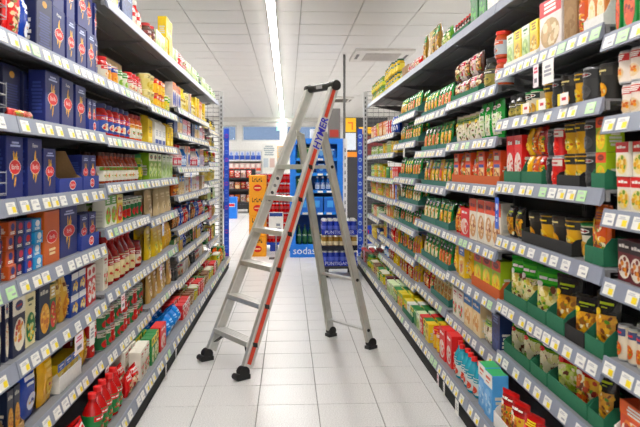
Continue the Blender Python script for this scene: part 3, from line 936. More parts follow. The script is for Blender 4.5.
# end frames: perforated post and wire mesh at the far end of each run, blue banner strip
def end_frame(side, y):
    xb, xf, xk = XS[side]
    xb = {-1: -0.795, 1: 0.925}[side]
    root = link('mesh_end_panel', None, None, (xb, y, 0))
    tag(root, 'wire mesh end panel closing the %s shelving run' % ('left' if side < 0 else 'right'), 'mesh panel')
    p = MB()
    p.box(-0.022, 0.022, 0.0, 0.035, 0, 2.1, 'b8b9ba:p')
    link('post', p.mesh('post'), root)
    h = MB()
    for i in range(40):
        z = 0.06 + i * 0.05
        h.box(-0.007, 0.007, -0.0008, 0.0, z, z + 0.028, '2c2c2e')
    link('slot_row', h.mesh('slot_row'), root)
    m = MB()
    W2 = abs(xk - xb)
    for i in range(42):
        z = 0.05 + i * 0.05
        m.box(*sorted((0.0, side * W2)), 0.015, 0.018, z, z + 0.006, '626264:p')
    for i in range(7):
        x = side * (0.03 + W2 * i / 7)
        m.box(x - 0.0015, x + 0.0015, 0.012, 0.015, 0.05, 2.1, '626264:p')
    link('wire_mesh', m.mesh('wire_mesh'), root)
    s = MB()
    xo = -side * 0.06
    s.box(xo - 0.03, xo + 0.03, 0.0, 0.004, 0.02, 1.66, '2450c4')
    rr = random.Random(5)
    for i in range(16):
        z = 0.1 + i * 0.095
        paint(s, [('o', 0, 0.5, 0.75, 0.3, ('a8c4f0' if side > 0 else ('5a78d8' if i % 3 else '8a4ab0'))), ('r', -0.6, 0.42, 0.5, 0.58, '2450c4')], lambda u, v, e: (xo + u * 0.03, -e, z + v * 0.09), 0.33)
    o = link('banner_strip', s.mesh('banner_strip'), None, (xb, y + 0.04, 0))
    tag(o, 'tall blue banner strip at the end of the %s shelving' % ('left' if side < 0 else 'right'), 'banner')


end_frame(-1, 7.83)
end_frame(1, 7.79)

#@@LADDER
# ------------------------------------------------------------------ step ladder
ALU, ALU2, BLK = 'cfcfcb:m', 'dededa:m', '1a1a1b'
lad = link('step_ladder', None, None, (0.03, 4.22, 0))
tag(lad, 'aluminium step ladder with red striped stile standing in the aisle', 'ladder')
LO = Vector((0.03, 4.22, 0))
FL, FR = Vector((-0.503, 4.095, 0)), Vector((-0.254, 3.717, 0))
wd = (FR - FL).normalized()                       # from the far stile to the near one
dd = Vector((-wd.y, wd.x, 0))                     # climbing direction, away from the camera
if dd.y < 0:
    dd = -dd
TC = Vector((0.221, 4.375, 1.72))
TL, TR = TC - wd * 0.135, TC + wd * 0.14
Zv = Vector((0, 0, 1))


def lpart(name, mb, parent=None):
    o = link(name, mb.mesh(name), parent or lad)
    if parent is None or parent == lad:
        o.location = -LO
    return o


def on(a, b, t):
    return a + (b - a) * t


SD, ST = 0.030, 0.0135                            # half depth and half thickness of a stile
for nm, f, t in (('far', FL, TL), ('near', FR, TR)):
    m = MB()
    ax = (t - f).normalized()
    nrm = (dd - ax * dd.dot(ax)).normalized()
    wv = ax.cross(nrm)
    m.bar(on(f, t, 0.035), t, nrm * SD, wv * ST, ALU)
    for s in (-1, 1):
        for e in (-1, 1):
            m.bar(on(f, t, 0.036) + nrm * SD * s * 0.84 + wv * ST * e, t + nrm * SD * s * 0.84 + wv * ST * e, nrm * SD * 0.16, wv * 0.0025, ALU2)
    so = lpart('front_stile', m)
    sgn = 1 if wv.dot(wd) > 0 else -1
    if nm == 'near':
        r = MB()
        pos = wv * sgn * (ST + 0.0012)
        r.bar(on(f, t, 0.045) + pos, on(f, t, 0.995) + pos, nrm * SD * 0.42, wv * 0.0008, 'd8452a:p')
        lpart('red_stripe', r, so)
        l = MB()
        vs, fs = text_polys('HYMER', 0.018)
        cpt = on(f, t, 0.822) + wv * sgn * (ST + 0.0026)
        # letters run up the stile
        l.bar(on(f, t, 0.762) + wv * sgn * (ST + 0.0022), on(f, t, 0.882) + wv * sgn * (ST + 0.0022), nrm * SD * 0.6, wv * 0.0003, 'c9c8c6')
        l.add([cpt + wv * sgn * 0.0012 + ax * x * 0.068 + (-nrm) * y * 0.074 for x, y in vs], fs, '2a2ab4')
        lpart('lettering', l, so)
    else:
        k = MB()
        pos = wv * sgn * (ST + 0.0034)
        k.bar(on(f, t, 0.56) + pos, on(f, t, 0.665) + pos, nrm * SD * 0.55, wv * 0.0005, 'e6e4de')
        for q in range(4):
            cc = on(f, t, 0.573 + 0.027 * q) + pos + wv * sgn * 0.0009
            k.add([cc + ax * 0.011 * math.cos(a * PI / 5) + nrm * 0.013 * math.sin(a * PI / 5) for a in range(10)], [tuple(range(10))], '3a3a3c' if q % 2 else '8a8a8a')
        lpart('safety_sticker', k, so)
    # rubber foot: rounded clamp and flat sole
    ft = MB()
    base = f
    ft.tube(base + wv * -0.022 + Zv * 0.042, base + wv * 0.022 + Zv * 0.042, 0.032, BLK, 14)
    ft.bar(base - dd * 0.045 + Zv * 0.013, base + dd * 0.036 + Zv * 0.013, wv * 0.023, Zv * 0.013, BLK)
    ft.tube(base - dd * 0.04 + wv * -0.03 + Zv * 0.02, base - dd * 0.04 + wv * 0.03 + Zv * 0.02, 0.018, BLK, 10)
    lpart('rubber_foot', ft)
# steps
for h in (0.18, 0.385, 0.59, 0.795, 1.0, 1.2):
    t = h / 1.72
    a, c = on(FL, TL, t), on(FR, TR, t)
    m = MB()
    m.bar(a + wd * ST, c - wd * ST, dd * 0.041, Zv * 0.014, ALU)
    for q in range(5):
        off = dd * (-0.034 + 0.017 * q) + Zv * 0.0148
        m.bar(a + wd * ST + off, c - wd * ST + off, dd * 0.004, Zv * 0.0012, ALU2)
    so = lpart('step', m)
    n = MB()
    for sgn, p in ((-1, a), (1, c)):
        n.bar(p + wd * sgn * (ST + 0.001), p + wd * sgn * (ST + 0.006), dd * 0.014 - Zv * 0.004, Zv * 0.013, BLK)
    lpart('step_bolt', n, so)
# black struts below the lowest step
for sgn, f, t in ((1, FL, TL), (-1, FR, TR)):
    m = MB()
    p = on(f, t, 0.18 / 1.72)
    lowp = on(f, t, 0.065) + wd * sgn * 0.018
    m.bar(lowp, p + wd * sgn * 0.085 - Zv * 0.014, dd * 0.012, wd * 0.006, BLK)
    lpart('corner_strut', m)
# top handle: fat black roller with round ends
m = MB()
e0, e1 = TL - wd * 0.02 + Zv * 0.012, TR + wd * 0.03 + Zv * 0.012
m.tube(e0, e1, 0.026, BLK, 16)
m.tube(e1 - wd * 0.045, e1 + wd * 0.004, 0.034, BLK, 18)
m.tube(e0 - wd * 0.004, e0 + wd * 0.03, 0.030, BLK, 18)
m.tube(e1 + wd * 0.004, e1 + wd * 0.009, 0.028, BLK, 18)
lpart('top_roller', m)
m = MB()
m.bar(on(e0, e1, 0.42) - dd * 0.026, on(e0, e1, 0.62) - dd * 0.026, Zv * 0.012, dd * 0.002, '8a8a8c')
lpart('roller_sticker', m)
# rear legs
RL, RR = Vector((0.305, 4.634, 0)), Vector((0.548, 4.302, 0))
HT = 1.42
hc = on((FL + FR) / 2, TC, HT / 1.72) + dd * 0.045
HL, HR = hc - wd * 0.128, hc + wd * 0.128
HL.z = HR.z = HT
rw = (RR - RL).normalized()
for f, t in ((RL, HL), (RR, HR)):
    m = MB()
    ax = (t - f).normalized()
    nrm = (dd - ax * dd.dot(ax)).normalized()
    wv = ax.cross(nrm)
    m.bar(on(f, t, 0.035), t, nrm * 0.025, wv * 0.0125, 'bdbdb4:m')
    m.bar(on(f, t, 0.036) + nrm * 0.001, t, nrm * 0.018, wv * 0.015, ALU)
    lpart('rear_leg', m)
    ft = MB()
    ft.tube(f + wv * -0.022 + Zv * 0.042, f + wv * 0.022 + Zv * 0.038, 0.030, BLK, 14)
    ft.bar(f - dd * 0.034 + Zv * 0.011, f + dd * 0.034 + Zv * 0.011, wv * 0.026, Zv * 0.011, BLK)
    lpart('rubber_foot', ft)
    hb = MB()
    hb.bar(t - dd * 0.035 + Zv * 0.012, t + dd * 0.012 - Zv * 0.012, Zv * 0.016, wv * 0.014, 'bdbdb6:m')
    lpart('hinge', hb)
for h, th in ((1.2, 0.011), (0.46, 0.008), (0.125, 0.006)):
    t = h / HT
    a, c = on(RL, HL, t), on(RR, HR, t)
    m = MB()
    m.bar(a + rw * 0.012, c - rw * 0.012, dd * 0.016, Zv * th, ALU)
    o = lpart('rear_brace', m)
    n = MB()
    n.tube(c + rw * 0.013, c + rw * 0.019, 0.011, BLK, 10)
    lpart('brace_bolt', n, o)

# ------------------------------------------------------------------ products on the shelves
rnd_kind('redcap', 'bottle', 'cleaner_bottle', 'bottle', 'teal bottle with bright red cap', '3f8fa0:g', 'd42a1e', 'd8dcd8', '3f8fa0', 'c84a34', ['d05a40', 'e8e0d8'])
PEND = []      # (unit, z, key, w, d, h, x, y, zz, rz, row, lvl, far, var)
JR = random.Random(3)


def plane(unit, z):
    side = UNITS[unit][0]
    xb, xf, xk = XS[side]
    return side, (xb if z == UNITS[unit][3][-1] else xf) + side * 0.02


def row_of(unit, z, ya, yb, n, key, h, rows=1, stack=1, d=None, tray_=None, lip=0.05, dx=0.0, back=None, logo=None, lab=None, gap=0.94, turn=0.0, free=False):
    side, xp = plane(unit, z)
    xp += side * dx
    keys = key if isinstance(key, list) else [key]
    ratio = {'jar': 0.66, 'bottle': 0.44, 'can': 0.8, 'cup': 0.92}.get(KINDS[keys[0]]['shape'])
    if ratio and (yb - ya) / n > ratio * h * 1.15:
        n = max(n, int((yb - ya) / (ratio * h)))
    above = [q for q in UNITS[unit][3] + ([TOPZ[side]] if UNITS[unit][4] else []) if q > z + 0.01]
    if above and not free:          # free: stands on the deeper base, clear of the shelf edge above
        room = min(above) - z - 0.048
        tall = h * (1.06 if any(KINDS[k]['shape'] in ('pouch', 'doy', 'bag') for k in keys) else 1.0) * stack + 0.006
        if tall > room:
            h = round(h * room / tall, 3)
    pitch = (yb - ya) / n
    far = ya > 4.85
    rz0 = PI / 2 if side < 0 else -PI / 2
    zoff = 0.0015
    inset = 0.008 if tray_ else 0.0
    if tray_:
        pitch = (yb - ya - 2 * inset) / n
        zoff = 0.006
    dep_used = 0.0
    for i in range(n):
        k = keys[i % len(keys)]
        shp = KINDS[k]['shape']
        w = pitch * (gap if shp not in ('pouch', 'doy') else 0.9)
        if shp in ROUND:
            w = min(w, h * {'jar': 0.66, 'bottle': 0.44, 'can': 0.8, 'cup': 0.92}[shp])
            dd_ = w
        else:
            dd_ = d or (0.06 if shp == 'box' else (0.03 if 'sachet' in k else (0.075 if shp == 'bag' else 0.05)))
        tr = math.radians(turn)
        if turn:
            w = (pitch * 0.97 - dd_ * math.sin(tr)) / math.cos(tr)
        w = math.floor(w / 0.004) * 0.004
        if shp in ROUND:
            dd_ = w
        d_mesh = dd_
        if turn:
            dd_ = dd_ * math.cos(tr) + w * math.sin(tr)
        y = ya + inset + pitch * (i + 0.5)
        lean = abs(KINDS[k].get('lean', 0.0)) * h
        for r in range(rows):
            for s in range(stack):
                if r > 0 and s == stack - 1 and stack > 1 and JR.random() < 0.3:
                    continue
                x = xp + side * (0.004 + inset + dd_ / 2 + r * (dd_ + 0.016 + 0.3 * lean) + (JR.uniform(0, 0.012) if not tray_ else 0))
                var = JR.randrange(2) if shp in ('pouch', 'doy') else 0
                PEND.append((unit, z, k, w, round(d_mesh, 3), h, x, y, z + zoff + s * (h * (1.06 if shp in ('pouch', 'doy', 'bag') else 1) + 0.0012), rz0 - side * -tr * 1.0 + (math.radians(JR.uniform(-4, 4) * (0.4 if turn else 1) if shp in ('pouch', 'doy') and 'sachet' not in k else (JR.uniform(-1.5, 1.5) if not tray_ else 0)) if shp not in ROUND else math.radians(JR.uniform(-14, 14))), r, (s, stack), far, var))
        dep_used = max(dep_used, rows * (dd_ + 0.016 + 0.3 * lean) + 0.7 * lean)
    if back:
        bk, bh = back
        shp = KINDS[bk]['shape']
        nb = max(1, n)
        pw = (yb - ya) / nb
        w = round(min(pw * 0.95, bh * (0.6 if shp in ROUND else 3)) / 0.004) * 0.004
        bd = w if shp in ROUND else 0.06
        for i in range(nb):
            PEND.append((unit, z, bk, w, round(bd, 3), bh, xp + side * (0.02 + dep_used + bd / 2), ya + pw * (i + 0.5), z + 0.0015, rz0, 1, (0, 1), far, 0))
    if tray_:
        td = dep_used + 0.012
        place_tray(unit, z, ya, yb, td, h * (0.5 if tray_ != 'e4e2dc:c' else 0.6), lip, tray_, xp, logo)


TRAYN = {'1d6b4a:c': 'green', '1e1d1c:c': 'black', 'e4e2dc:c': 'white', '22368c:c': 'blue', '2f6e62:c': 'teal', 'c85a1e:c': 'orange', 'b08a58:c': 'brown', 'e6c424:c': 'yellow'}
TRAYP = []


def place_tray(unit, z, ya, yb, td, h, lip, color, xp, logo=None, note='holding packs'):
    side = UNITS[unit][0]
    TRAYP.append((unit, z, (ya + yb) / 2, yb - ya - 0.002, td, h, lip, color, xp + side * (td / 2 + 0.002), logo, note))


def shelf_name(unit, z):
    side, ya, yb, zs, top = UNITS[unit]
    lv = ([TOPZ[side]] if top and unit != 'R1' else []) + zs        # the top shelf of R1 lies above the picture
    i = lv.index(z)
    if i == len(lv) - 1:
        return 'bottom shelf'
    if i == 0:
        return 'top shelf'
    return ORD[i] + ' shelf'


def P(unit, z, *entries):
    """entries: (px0, px1, n, kind, height, options) read off the photograph's columns"""
    side, xp = plane(unit, z)
    _, ya, yb, _, _ = UNITS[unit]
    for e in entries:
        o = dict(e[5]) if len(e) > 5 else {}
        xx = xp + side * o.get('dx', 0.0)
        a, c = sorted((y_on(e[0], xx), y_on(e[1], xx)))
        a = max(a, ya + 0.014)
        c = min(c, yb - 0.014)
        row_of(unit, z, a, c, e[2], e[3], e[4], **o)


def FILLROW(unit, z, keys, h, w=0.085, **o):
    """whole shelf width: kinds in runs of two or three columns"""
    _, ya, yb, _, _ = UNITS[unit]
    y = ya + 0.03
    i = 0
    while y + w * 1.2 < yb - 0.02:
        n = min(JR.choice([2, 3, 3]), max(1, int((yb - 0.02 - y) / w)))
        hh = h * JR.uniform(0.9, 1.08)
        row_of(unit, z, y, y + n * w, n, keys[i % len(keys)], round(hh, 3), **o)
        y += n * w + JR.uniform(0.003, 0.02)
        i += 1


GT, BT, WT, UT, TT, OT, CT_ = '1d6b4a:c', '1e1d1c:c', 'e4e2dc:c', '22368c:c', '2f6e62:c', 'c85a1e:c', 'b08a58:c'
BLOGO = [('o', 0.1, 0.5, 0.28, 0.34, WH), ('o', 0.1, 0.5, 0.25, 0.28, 'd01c28'), ('t', 0.1, 0.5, 0.3, WH, 'Barilla')]
# ---- left, cut by the photo's edge
P('L0', 1.60, (-30, -14, 1, 'redbag', .17), (-12, 5.5, 1, 'clearbag', .12))
P('L0', 1.35, (-30, -14, 1, 'greenbag', .16), (-12, 5.5, 1, 'greenbag', .165))
P('L0', 1.10, (-30, -14, 1, 'tan', .18), (-12, 5.5, 1, 'tan', .19))
P('L0', .85, (-28, 5.5, 4, 'm4', .042, dict(stack=4)))
P('L0', .60, (-36, 5.5, 3, 'spag', .19))
P('L0', .35, (-30, 5.5, 3, 'navyfood', .15, dict(tray_=CT_, lip=.03)))
P('L0', .14, (10, 48, 2, 'yellowbag', .15))
# ---- left, nearest
P('L1', 1.60, (11, 24, 1, 'redbag', .19), (25, 36, 1, 'bluebag', .17), (37, 54, 1, 'pbd', .20, dict(d=.09)), (55, 67.5, 1, 'pbl', .19, dict(stack=2)), (68.5, 78, 1, 'pb', .185, dict(stack=2)),
  (79, 96.5, 2, 'pb', .18, dict(stack=2)), (97, 104, 1, 'pbl', .165, dict(stack=2)))
P('L1', 1.35, (5, 23, 1, 'pbd', .19, dict(dx=.07)), (24, 39, 1, 'pbd', .185, dict(dx=.07)), (16, 42, 1, 'pinkpack', .035, dict(d=.055)), (48, 63, 1, 'pb', .195), (64, 77, 1, 'pbl', .19), (78, 88.5, 1, 'pb', .185), (89.5, 103, 2, 'pb', .14, dict(tray_=UT, logo=BLOGO, lip=.055)))
P('L1', 1.10, (10, 27.5, 1, 'pb', .198), (29, 45, 1, 'pbl', .205), (46, 59, 1, 'pb', .165), (84, 103, 2, 'pb', .145, dict(tray_=UT, logo=BLOGO, lip=.06)))
a_, c_ = y_on(60, -.85), y_on(83, -.85)
place_tray('L1', 1.10, a_, c_, 0.2, .165, .055, UT, -.85, BLOGO, 'standing empty')
P('L1', .85, (9, 18, 1, 'm2', .044, dict(stack=4, rows=2)), (18.5, 27, 1, 'm4', .043, dict(stack=4)), (27.5, 36, 1, 'm1', .042, dict(stack=4)), (36.5, 45, 1, 'm3', .042, dict(stack=4)),
  (46, 62, 1, 'pbo', .19), (63.5, 81, 1, 'pb', .195), (82, 101, 2, 'pb', .145, dict(tray_=UT, logo=BLOGO, lip=.06)))
P('L1', .60, (7, 13.5, 1, 'spag', .19), (14.5, 28.5, 1, 'spag', .185), (29.5, 40, 1, 'cream', .175), (41, 52, 1, 'navyfood', .185), (52.5, 59, 1, 'greenred', .17), (60, 72, 2, 'tan', .17), (73, 88, 2, 'bluecart', .085, dict(stack=2)), (89, 103, 2, 'redcart', .165, dict(rows=2)))
P('L1', .35, (7, 25, 2, 'navyfood', .15, dict(tray_=CT_, lip=.03)), (27, 44, 1, 'bluebag', .19), (45, 59, 1, 'yellowbag', .185), (60, 82, 3, 'yellowblue', .10, dict(tray_=WT, lip=.06)), (83, 94, 1, 'yellowbag', .15), (95, 104, 1, 'redcan', .085, dict(stack=2, rows=2)))
P('L1', .14, (51, 62, 1, 'yellowbag', .15), (64, 98, 1, 'redbag', .12, dict(d=.13)), (101, 127, 5, 'ketchup', .175, dict(free=True)))
# ---- left, second
P('L2', 1.97, (112, 122, 1, 'bluecart', .17), (123, 135, 2, 'navytall', .17), (136, 147, 2, 'redbottle', .2))
P('L2', 1.60, (106, 110.5, 1, 'redjar', .12), (111, 121, 2, 'orangecan', .10, dict(back=('olivejar', .175))), (121.5, 131, 2, 'limecan', .10, dict(back=('greenjar', .155))), (132, 148, 3, 'redjar', .12, dict(back=('kraft', .19))))
P('L2', 1.34, (106, 134, 5, 'saucejar', .16, dict(rows=2)), (134.5, 149, 3, 'saucewhite', .155))
P('L2', 1.12, (106, 141, 8, 'capsbottle', .15, dict(rows=2)), (142, 149, 1, 'greenjar', .155))
P('L2', .915, (106, 124, 3, ['drinkg', 'drinkg', 'drinky'], .145, dict(rows=2)), (125, 148, 5, 'greencan', .115, dict(rows=2)))
P('L2', .62, (105.5, 111, 1, 'tomcart', .16), (112, 138, 4, 'passata', .235, dict(rows=2)), (139, 148.5, 1, 'reddeep', .15, dict(rows=2)))
P('L2', .335, (106, 147, 6, ['greencan', 'greencan', 'redcan'], .09, dict(stack=2, rows=2)))
P('L2', .14, (129, 141, 2, 'redbag', .10, dict(rows=2)), (142, 152, 3, 'tomcart', .145, dict(rows=2)), (152.5, 161, 3, 'greenyel', .145, dict(rows=2)), (161.5, 167.5, 1, 'redtop', .14))
# ---- left, third
P('L3', 1.97, (151, 157, 1, 'brownjar', .13, dict(rows=2)), (157.5, 166.5, 2, 'palegreen', .13), (167, 176.5, 2, 'yellcart', .145, dict(stack=2)))
P('L3', 1.58, (150, 157.5, 2, 'creamtub', .10, dict(stack=2)), (158, 167, 2, 'yellowcan', .10, dict(stack=2)), (167.5, 176.5, 2, 'greentub', .13))
P('L3', 1.34, (150, 155, 1, 'flouryel', .19), (155.5, 168, 3, 'flour', .17, dict(rows=2)), (168.5, 176.5, 2, 'flouryel', .165))
P('L3', 1.12, (150, 163, 3, 'soupg', .17), (164, 176.5, 3, 'palegreen', .165))
P('L3', .88, (150, 176.5, 4, 'kraft', .20, dict(rows=2)))
P('L3', .62, (150, 165, 3, 'yellowpouch', .19, dict(rows=2)), (166, 176.5, 3, 'yellowbag', .16))
P('L3', .35, (150, 176.5, 5, 'tanpasta', .205, dict(rows=2)))
P('L3', .14, (169, 183, 4, 'bluesack', .12, dict(rows=2, d=.11)), (183.5, 191.5, 3, 'redcart', .10, dict(rows=2)))
# ---- left, far
for u in ('L4', 'L5'):
    FILLROW(u, 1.97, ['palegreen', 'redcan', 'clearbag', 'palegreen', 'greendark'] if u == 'L4' else ['palegreen', 'limecan', 'greendark'], .13)
    FILLROW(u, 1.65, ['bluetall', 'bluetall', 'yelbottle', 'creamtub'] if u == 'L4' else ['yelbottle', 'yellcart', 'peach'], .19, .07)
    FILLROW(u, 1.457, ['navytall', 'bluefood', 'pinkcart', 'redcart'], .14)
    FILLROW(u, 1.20, ['clearbottle', 'clearbottle', 'blueb', 'bluetall'], .17, .065)
    FILLROW(u, .98, ['orangebag', 'bluefood', 'tomcart', 'peach'] if u == 'L4' else ['tomcart', 'pinkcart', 'brownbox'], .14)
    FILLROW(u, .725, ['darkpack', 'bluebag', 'redbag', 'bluecart', 'kraft'], .13, rows=2)
    FILLROW(u, .53, ['greenred', 'yellowblue', 'bluebag', 'darkjar', 'tan'], .12, rows=2)
    FILLROW(u, .325, ['darkcan', 'stewcan', 'whitebox', 'kraft'], .10, rows=2)
    FILLROW(u, .14, ['browntub', 'greentub', 'redcart', 'greenred', 'browntub'], .10, rows=3)
FILLROW('L6', 1.97, ['palegreen', 'limecan'], .11)
FILLROW('L6', 1.60, ['yelbottle', 'darkjar'], .12, .07)
FILLROW('L6', 1.42, ['darkjar', 'stewcan', 'creamtub'], .11)
FILLROW('L6', 1.25, ['yelbottle', 'orangejar', 'darkjar'], .13, .07)
FILLROW('L6', 1.05, ['creamtub', 'yellcart', 'greentub'], .12)
FILLROW('L6', .84, ['darkjar', 'palegreen'], .12)
FILLROW('L6', .63, ['greenbag', 'redtop', 'tan'], .14)
FILLROW('L6', .39, ['greenyel', 'redcart', 'yellcart'], .14, rows=2)
FILLROW('L6', .14, ['greentub', 'orangebag', 'greenyel', 'yellowpouch'], .14, rows=2)
# ---- right, nearest
P('R0', 1.59, (605.5, 619, 1, 'beanbox', .19), (619.5, 634, 1, 'beanbox', .195), (635, 652, 1, 'palegreen', .2), (653, 674, 1, 'palegreen', .19))
P('R0', 1.345, (607, 662, 4, 'soupcan', .112, dict(stack=2, gap=.97)))
P('R0', 1.07, (606, 662, 3, 'redwhite', .1, dict(stack=2)))
P('R0', .865, (613, 660, 3, 'darkbowl', .12, dict(rows=2)))
P('R0', .63, (608, 668, 6, 'stewcan', .105, dict(rows=2)))
P('R0', .38, (606, 650, 1, 'orangebig', .13, dict(tray_=WT, lip=.05, d=.12)))
P('R0', .14, (606, 680, 3, 'redpouch', .16))
# ---- right, second
P('R1', 1.63, (502, 536, 4, ['yellcart', 'palegreen'], .15, dict(tray_=WT, lip=.03)), (537, 559, 1, 'redbig', .2, dict(d=.1)), (560, 573.5, 1, 'brownbox', .2, dict(d=.1)), (574.5, 582, 1, 'orangebag', .17), (583, 603, 2, 'peach', .165, dict(tray_=WT, lip=.045)))
P('R1', 1.406, (502, 518, 2, 'darkjar', .105), (519, 534, 2, 'greenwhitetub', .10), (536, 603, 6, ['noodlecup', 'darkcan', 'yelcup'], .118, dict(back=('noodlecup', .13))))
P('R1', 1.13, (503, 520, 2, 'redtop', .2, dict(tray_=GT, lip=.05)), (521, 541, 3, ['redpouch', 'orangebag', 'yellowbag'], .105, dict(stack=2, tray_=GT, lip=.05)), (542, 555, 2, ['redcan', 'darkcan'], .105, dict(stack=2)), (556, 579, 2, 'yelcup', .11, dict(stack=2, tray_=BT, lip=.04)),
  (580, 590, 1, 'darkcan', .11, dict(stack=2)), (590.5, 604, 1, 'orangegreen', .11, dict(stack=2, tray_=GT, lip=.05)))
P('R1', .89, (503, 520, 2, 'blackpouch', .13), (521, 571, 4, ['yelcup', 'noodlecup'], .125, dict(tray_=BT, lip=.045)), (572, 583, 1, 'greenwhitetub', .12), (584, 603, 1, 'orangebag', .185, dict(tray_=GT, lip=.055)))
P('R1', .60, (501, 526, 2, 'noodleg', .19, dict(turn=24, tray_=GT, lip=.05)), (527, 545, 1, 'noodleg', .185, dict(turn=24, tray_=GT, lip=.05)), (546, 563, 1, 'blackpouch', .19, dict(turn=24, tray_=GT, lip=.06)), (564, 583, 1, 'blackpouch', .15, dict(turn=24, tray_=BT, lip=.05)), (584, 603, 1, 'blackpouch', .185, dict(turn=24, tray_=GT, lip=.055)))
P('R1', .37, (502, 529, 2, 'noodlelime', .15, dict(turn=24, tray_=GT, lip=.05)), (530, 546, 1, 'noodlelime', .155, dict(turn=24, tray_=GT, lip=.05)), (547, 586, 2, ['redpouch', 'limered'], .18, dict(turn=24, tray_=GT, lip=.055)), (587, 603, 1, 'blackpouch', .175, dict(turn=24, tray_=GT, lip=.05)))
P('R1', .14, (475.5, 491, 2, 'milkbox', .19, dict(free=True, d=.07)), (493, 514, 2, 'redpouch', .15, dict(turn=20, tray_=WT, lip=.06)), (516, 556, 3, 'limered', .16, dict(turn=20)))
# ---- right, third
P('R2', 1.94, (469, 484, 2, 'greenbox', .2, dict(d=.1)), (486, 497, 1, 'whitebox', .2, dict(d=.12)), (451, 468, 3, 'brownjar', .09, dict(tray_=GT, lip=.04)))
P('R2', 1.575, (451, 478, 5, ['darkpack', 'whitepink'], .105, dict(stack=2, tray_=GT, lip=.04)), (480, 489, 1, 'darkjar', .16), (490, 499, 1, 'orangejar', .13, dict(stack=2)))
P('R2', 1.335, (451, 476, 4, 'ricebag', .15, dict(turn=20)), (477, 499, 4, 'greenwhite', .18))
P('R2', 1.11, (451, 499, 7, ['orangetall', 'orangebag', 'orangetall', 'sachety'], .19, dict(tray_=OT, lip=.045)))
P('R2', .815, (450, 458, 2, 'sachetr', .15), (458.5, 467, 1, 'redtop', .155), (467.5, 499, 4, 'orangewhite', .215))
P('R2', .58, (450, 470, 3, ['yellowbag', 'yellowblue', 'yellowbag'], .17), (471, 499, 3, 'orangegreen', .175, dict(tray_=OT, lip=.05)))
P('R2', .33, (450, 462, 2, 'tomcart', .16), (463, 480, 2, 'bluefood', .175), (481, 489.5, 1, 'ricebag', .12), (490, 499, 1, 'navytall', .18))
P('R2', .14, (430, 437, 2, 'yellowcan', .12), (438, 449, 2, 'redtop', .17, dict(free=True)), (450, 473, 6, 'redcap', .165, dict(free=True)))
# ---- right, fourth
P('R3', 1.94, (421, 437, 4, ['brownpouch', 'brownpouch', 'kraft'], .2), (438, 448, 2, 'greenbag', .12))
P('R3', 1.555, (421, 434, 4, 'sachet', .15, dict(tray_=TT, lip=.035, rows=2)), (434.5, 448, 4, 'sachet2', .15, dict(tray_=TT, lip=.035, rows=2)))
P('R3', 1.31, (421, 436, 4, 'sachet2', .155, dict(tray_=TT, lip=.035, rows=2)), (436.5, 448, 3, 'sachet', .16, dict(tray_=TT, lip=.035, rows=2)))
P('R3', 1.075, (421, 448, 7, ['sachet', 'sachet', 'sachety'], .16, dict(tray_=TT, lip=.035, rows=2)))
P('R3', .815, (421, 435, 4, 'sachet3', .15, dict(tray_=TT, lip=.04, rows=3)), (435.5, 448, 3, 'sachet', .15, dict(tray_=TT, lip=.04, rows=3)))
P('R3', .56, (421, 435, 4, 'sachet3', .15, dict(tray_=TT, lip=.04, rows=3)), (435.5, 448, 4, 'sachet2', .15, dict(tray_=TT, lip=.04, rows=3)))
P('R3', .345, (421, 430, 3, 'sachetr', .13, dict(rows=2)), (430.5, 448, 5, 'sachetc', .15, dict(tray_=TT, lip=.04, rows=3)))
P('R3', .14, (402, 412, 3, ['greenyel', 'whitebox', 'limebox'], .09, dict(rows=3, tray_=GT, lip=.04)), (412.5, 428, 5, ['yellcart', 'greenyel', 'redtop', 'palegreen', 'greenbox'], .11, dict(rows=3)))
# ---- right, far
for u in ('R4',):
    FILLROW(u, 1.94, ['redbag', 'clearbag', 'brownbox', 'greenjar'], .10)
    for z, ks in ((1.62, ['sachet', 'sachet2']), (1.395, ['sachet', 'sachet2']), (1.11, ['sachet2', 'sachet']), (.91, ['sachet3', 'sachet']), (.72, ['sachet2', 'sachet3']), (.50, ['sachety', 'sachet2'])):
        FILLROW(u, z, ks, .15, .105, tray_=TT, lip=.035, rows=2)
    FILLROW(u, .31, ['sachety', 'sachetr'], .13, .1, rows=2)
    FILLROW(u, .14, ['limebox', 'greenyel', 'palegreen', 'darkbowl', 'greenyel'], .10, .1, rows=3)
FILLROW('R5', 1.94, ['greenlidyel'], .13, .1, stack=2)
FILLROW('R5', 1.51, ['bluebag', 'bluebag', 'redcart', 'peach'], .15)
FILLROW('R5', 1.33, ['yellcart', 'yellcart', 'soupg'], .11)
FILLROW('R5', 1.09, ['redtop', 'yellowblue', 'greenbox', 'limebox'], .12)
FILLROW('R5', .90, ['sachetc', 'peach', 'limebox'], .14)
FILLROW('R5', .72, ['sachet3', 'limebox', 'peach'], .14, rows=2)
FILLROW('R5', .50, ['sachety', 'redbag', 'bluecart', 'limebox'], .15, rows=2)
FILLROW('R5', .31, ['yellowpouch', 'redbag', 'blueb', 'yellowpouch'], .13, rows=2)
FILLROW('R5', .14, ['greentub', 'greenyel', 'browntub', 'greentub'], .10, rows=3)
FILLROW('R6', 1.94, ['greenjar', 'greenlidyel'], .10, .085, stack=2)
FILLROW('R6', 1.52, ['peach', 'limebox', 'redcart'], .15)
FILLROW('R6', 1.33, ['limecan', 'soupg', 'limecan'], .10, .085)
FILLROW('R6', 1.09, ['limebox', 'limecan'], .075, stack=2)
FILLROW('R6', .90, ['limebox', 'peach'], .07, stack=2)
FILLROW('R6', .65, ['limecan', 'palegreen', 'peach'], .12, rows=2)
FILLROW('R6', .40, ['creamtub', 'bluecart', 'yellcart'], .12, rows=2)
FILLROW('R6', .14, ['greenjar', 'browntub', 'redcart', 'brownjar'], .12, rows=3)


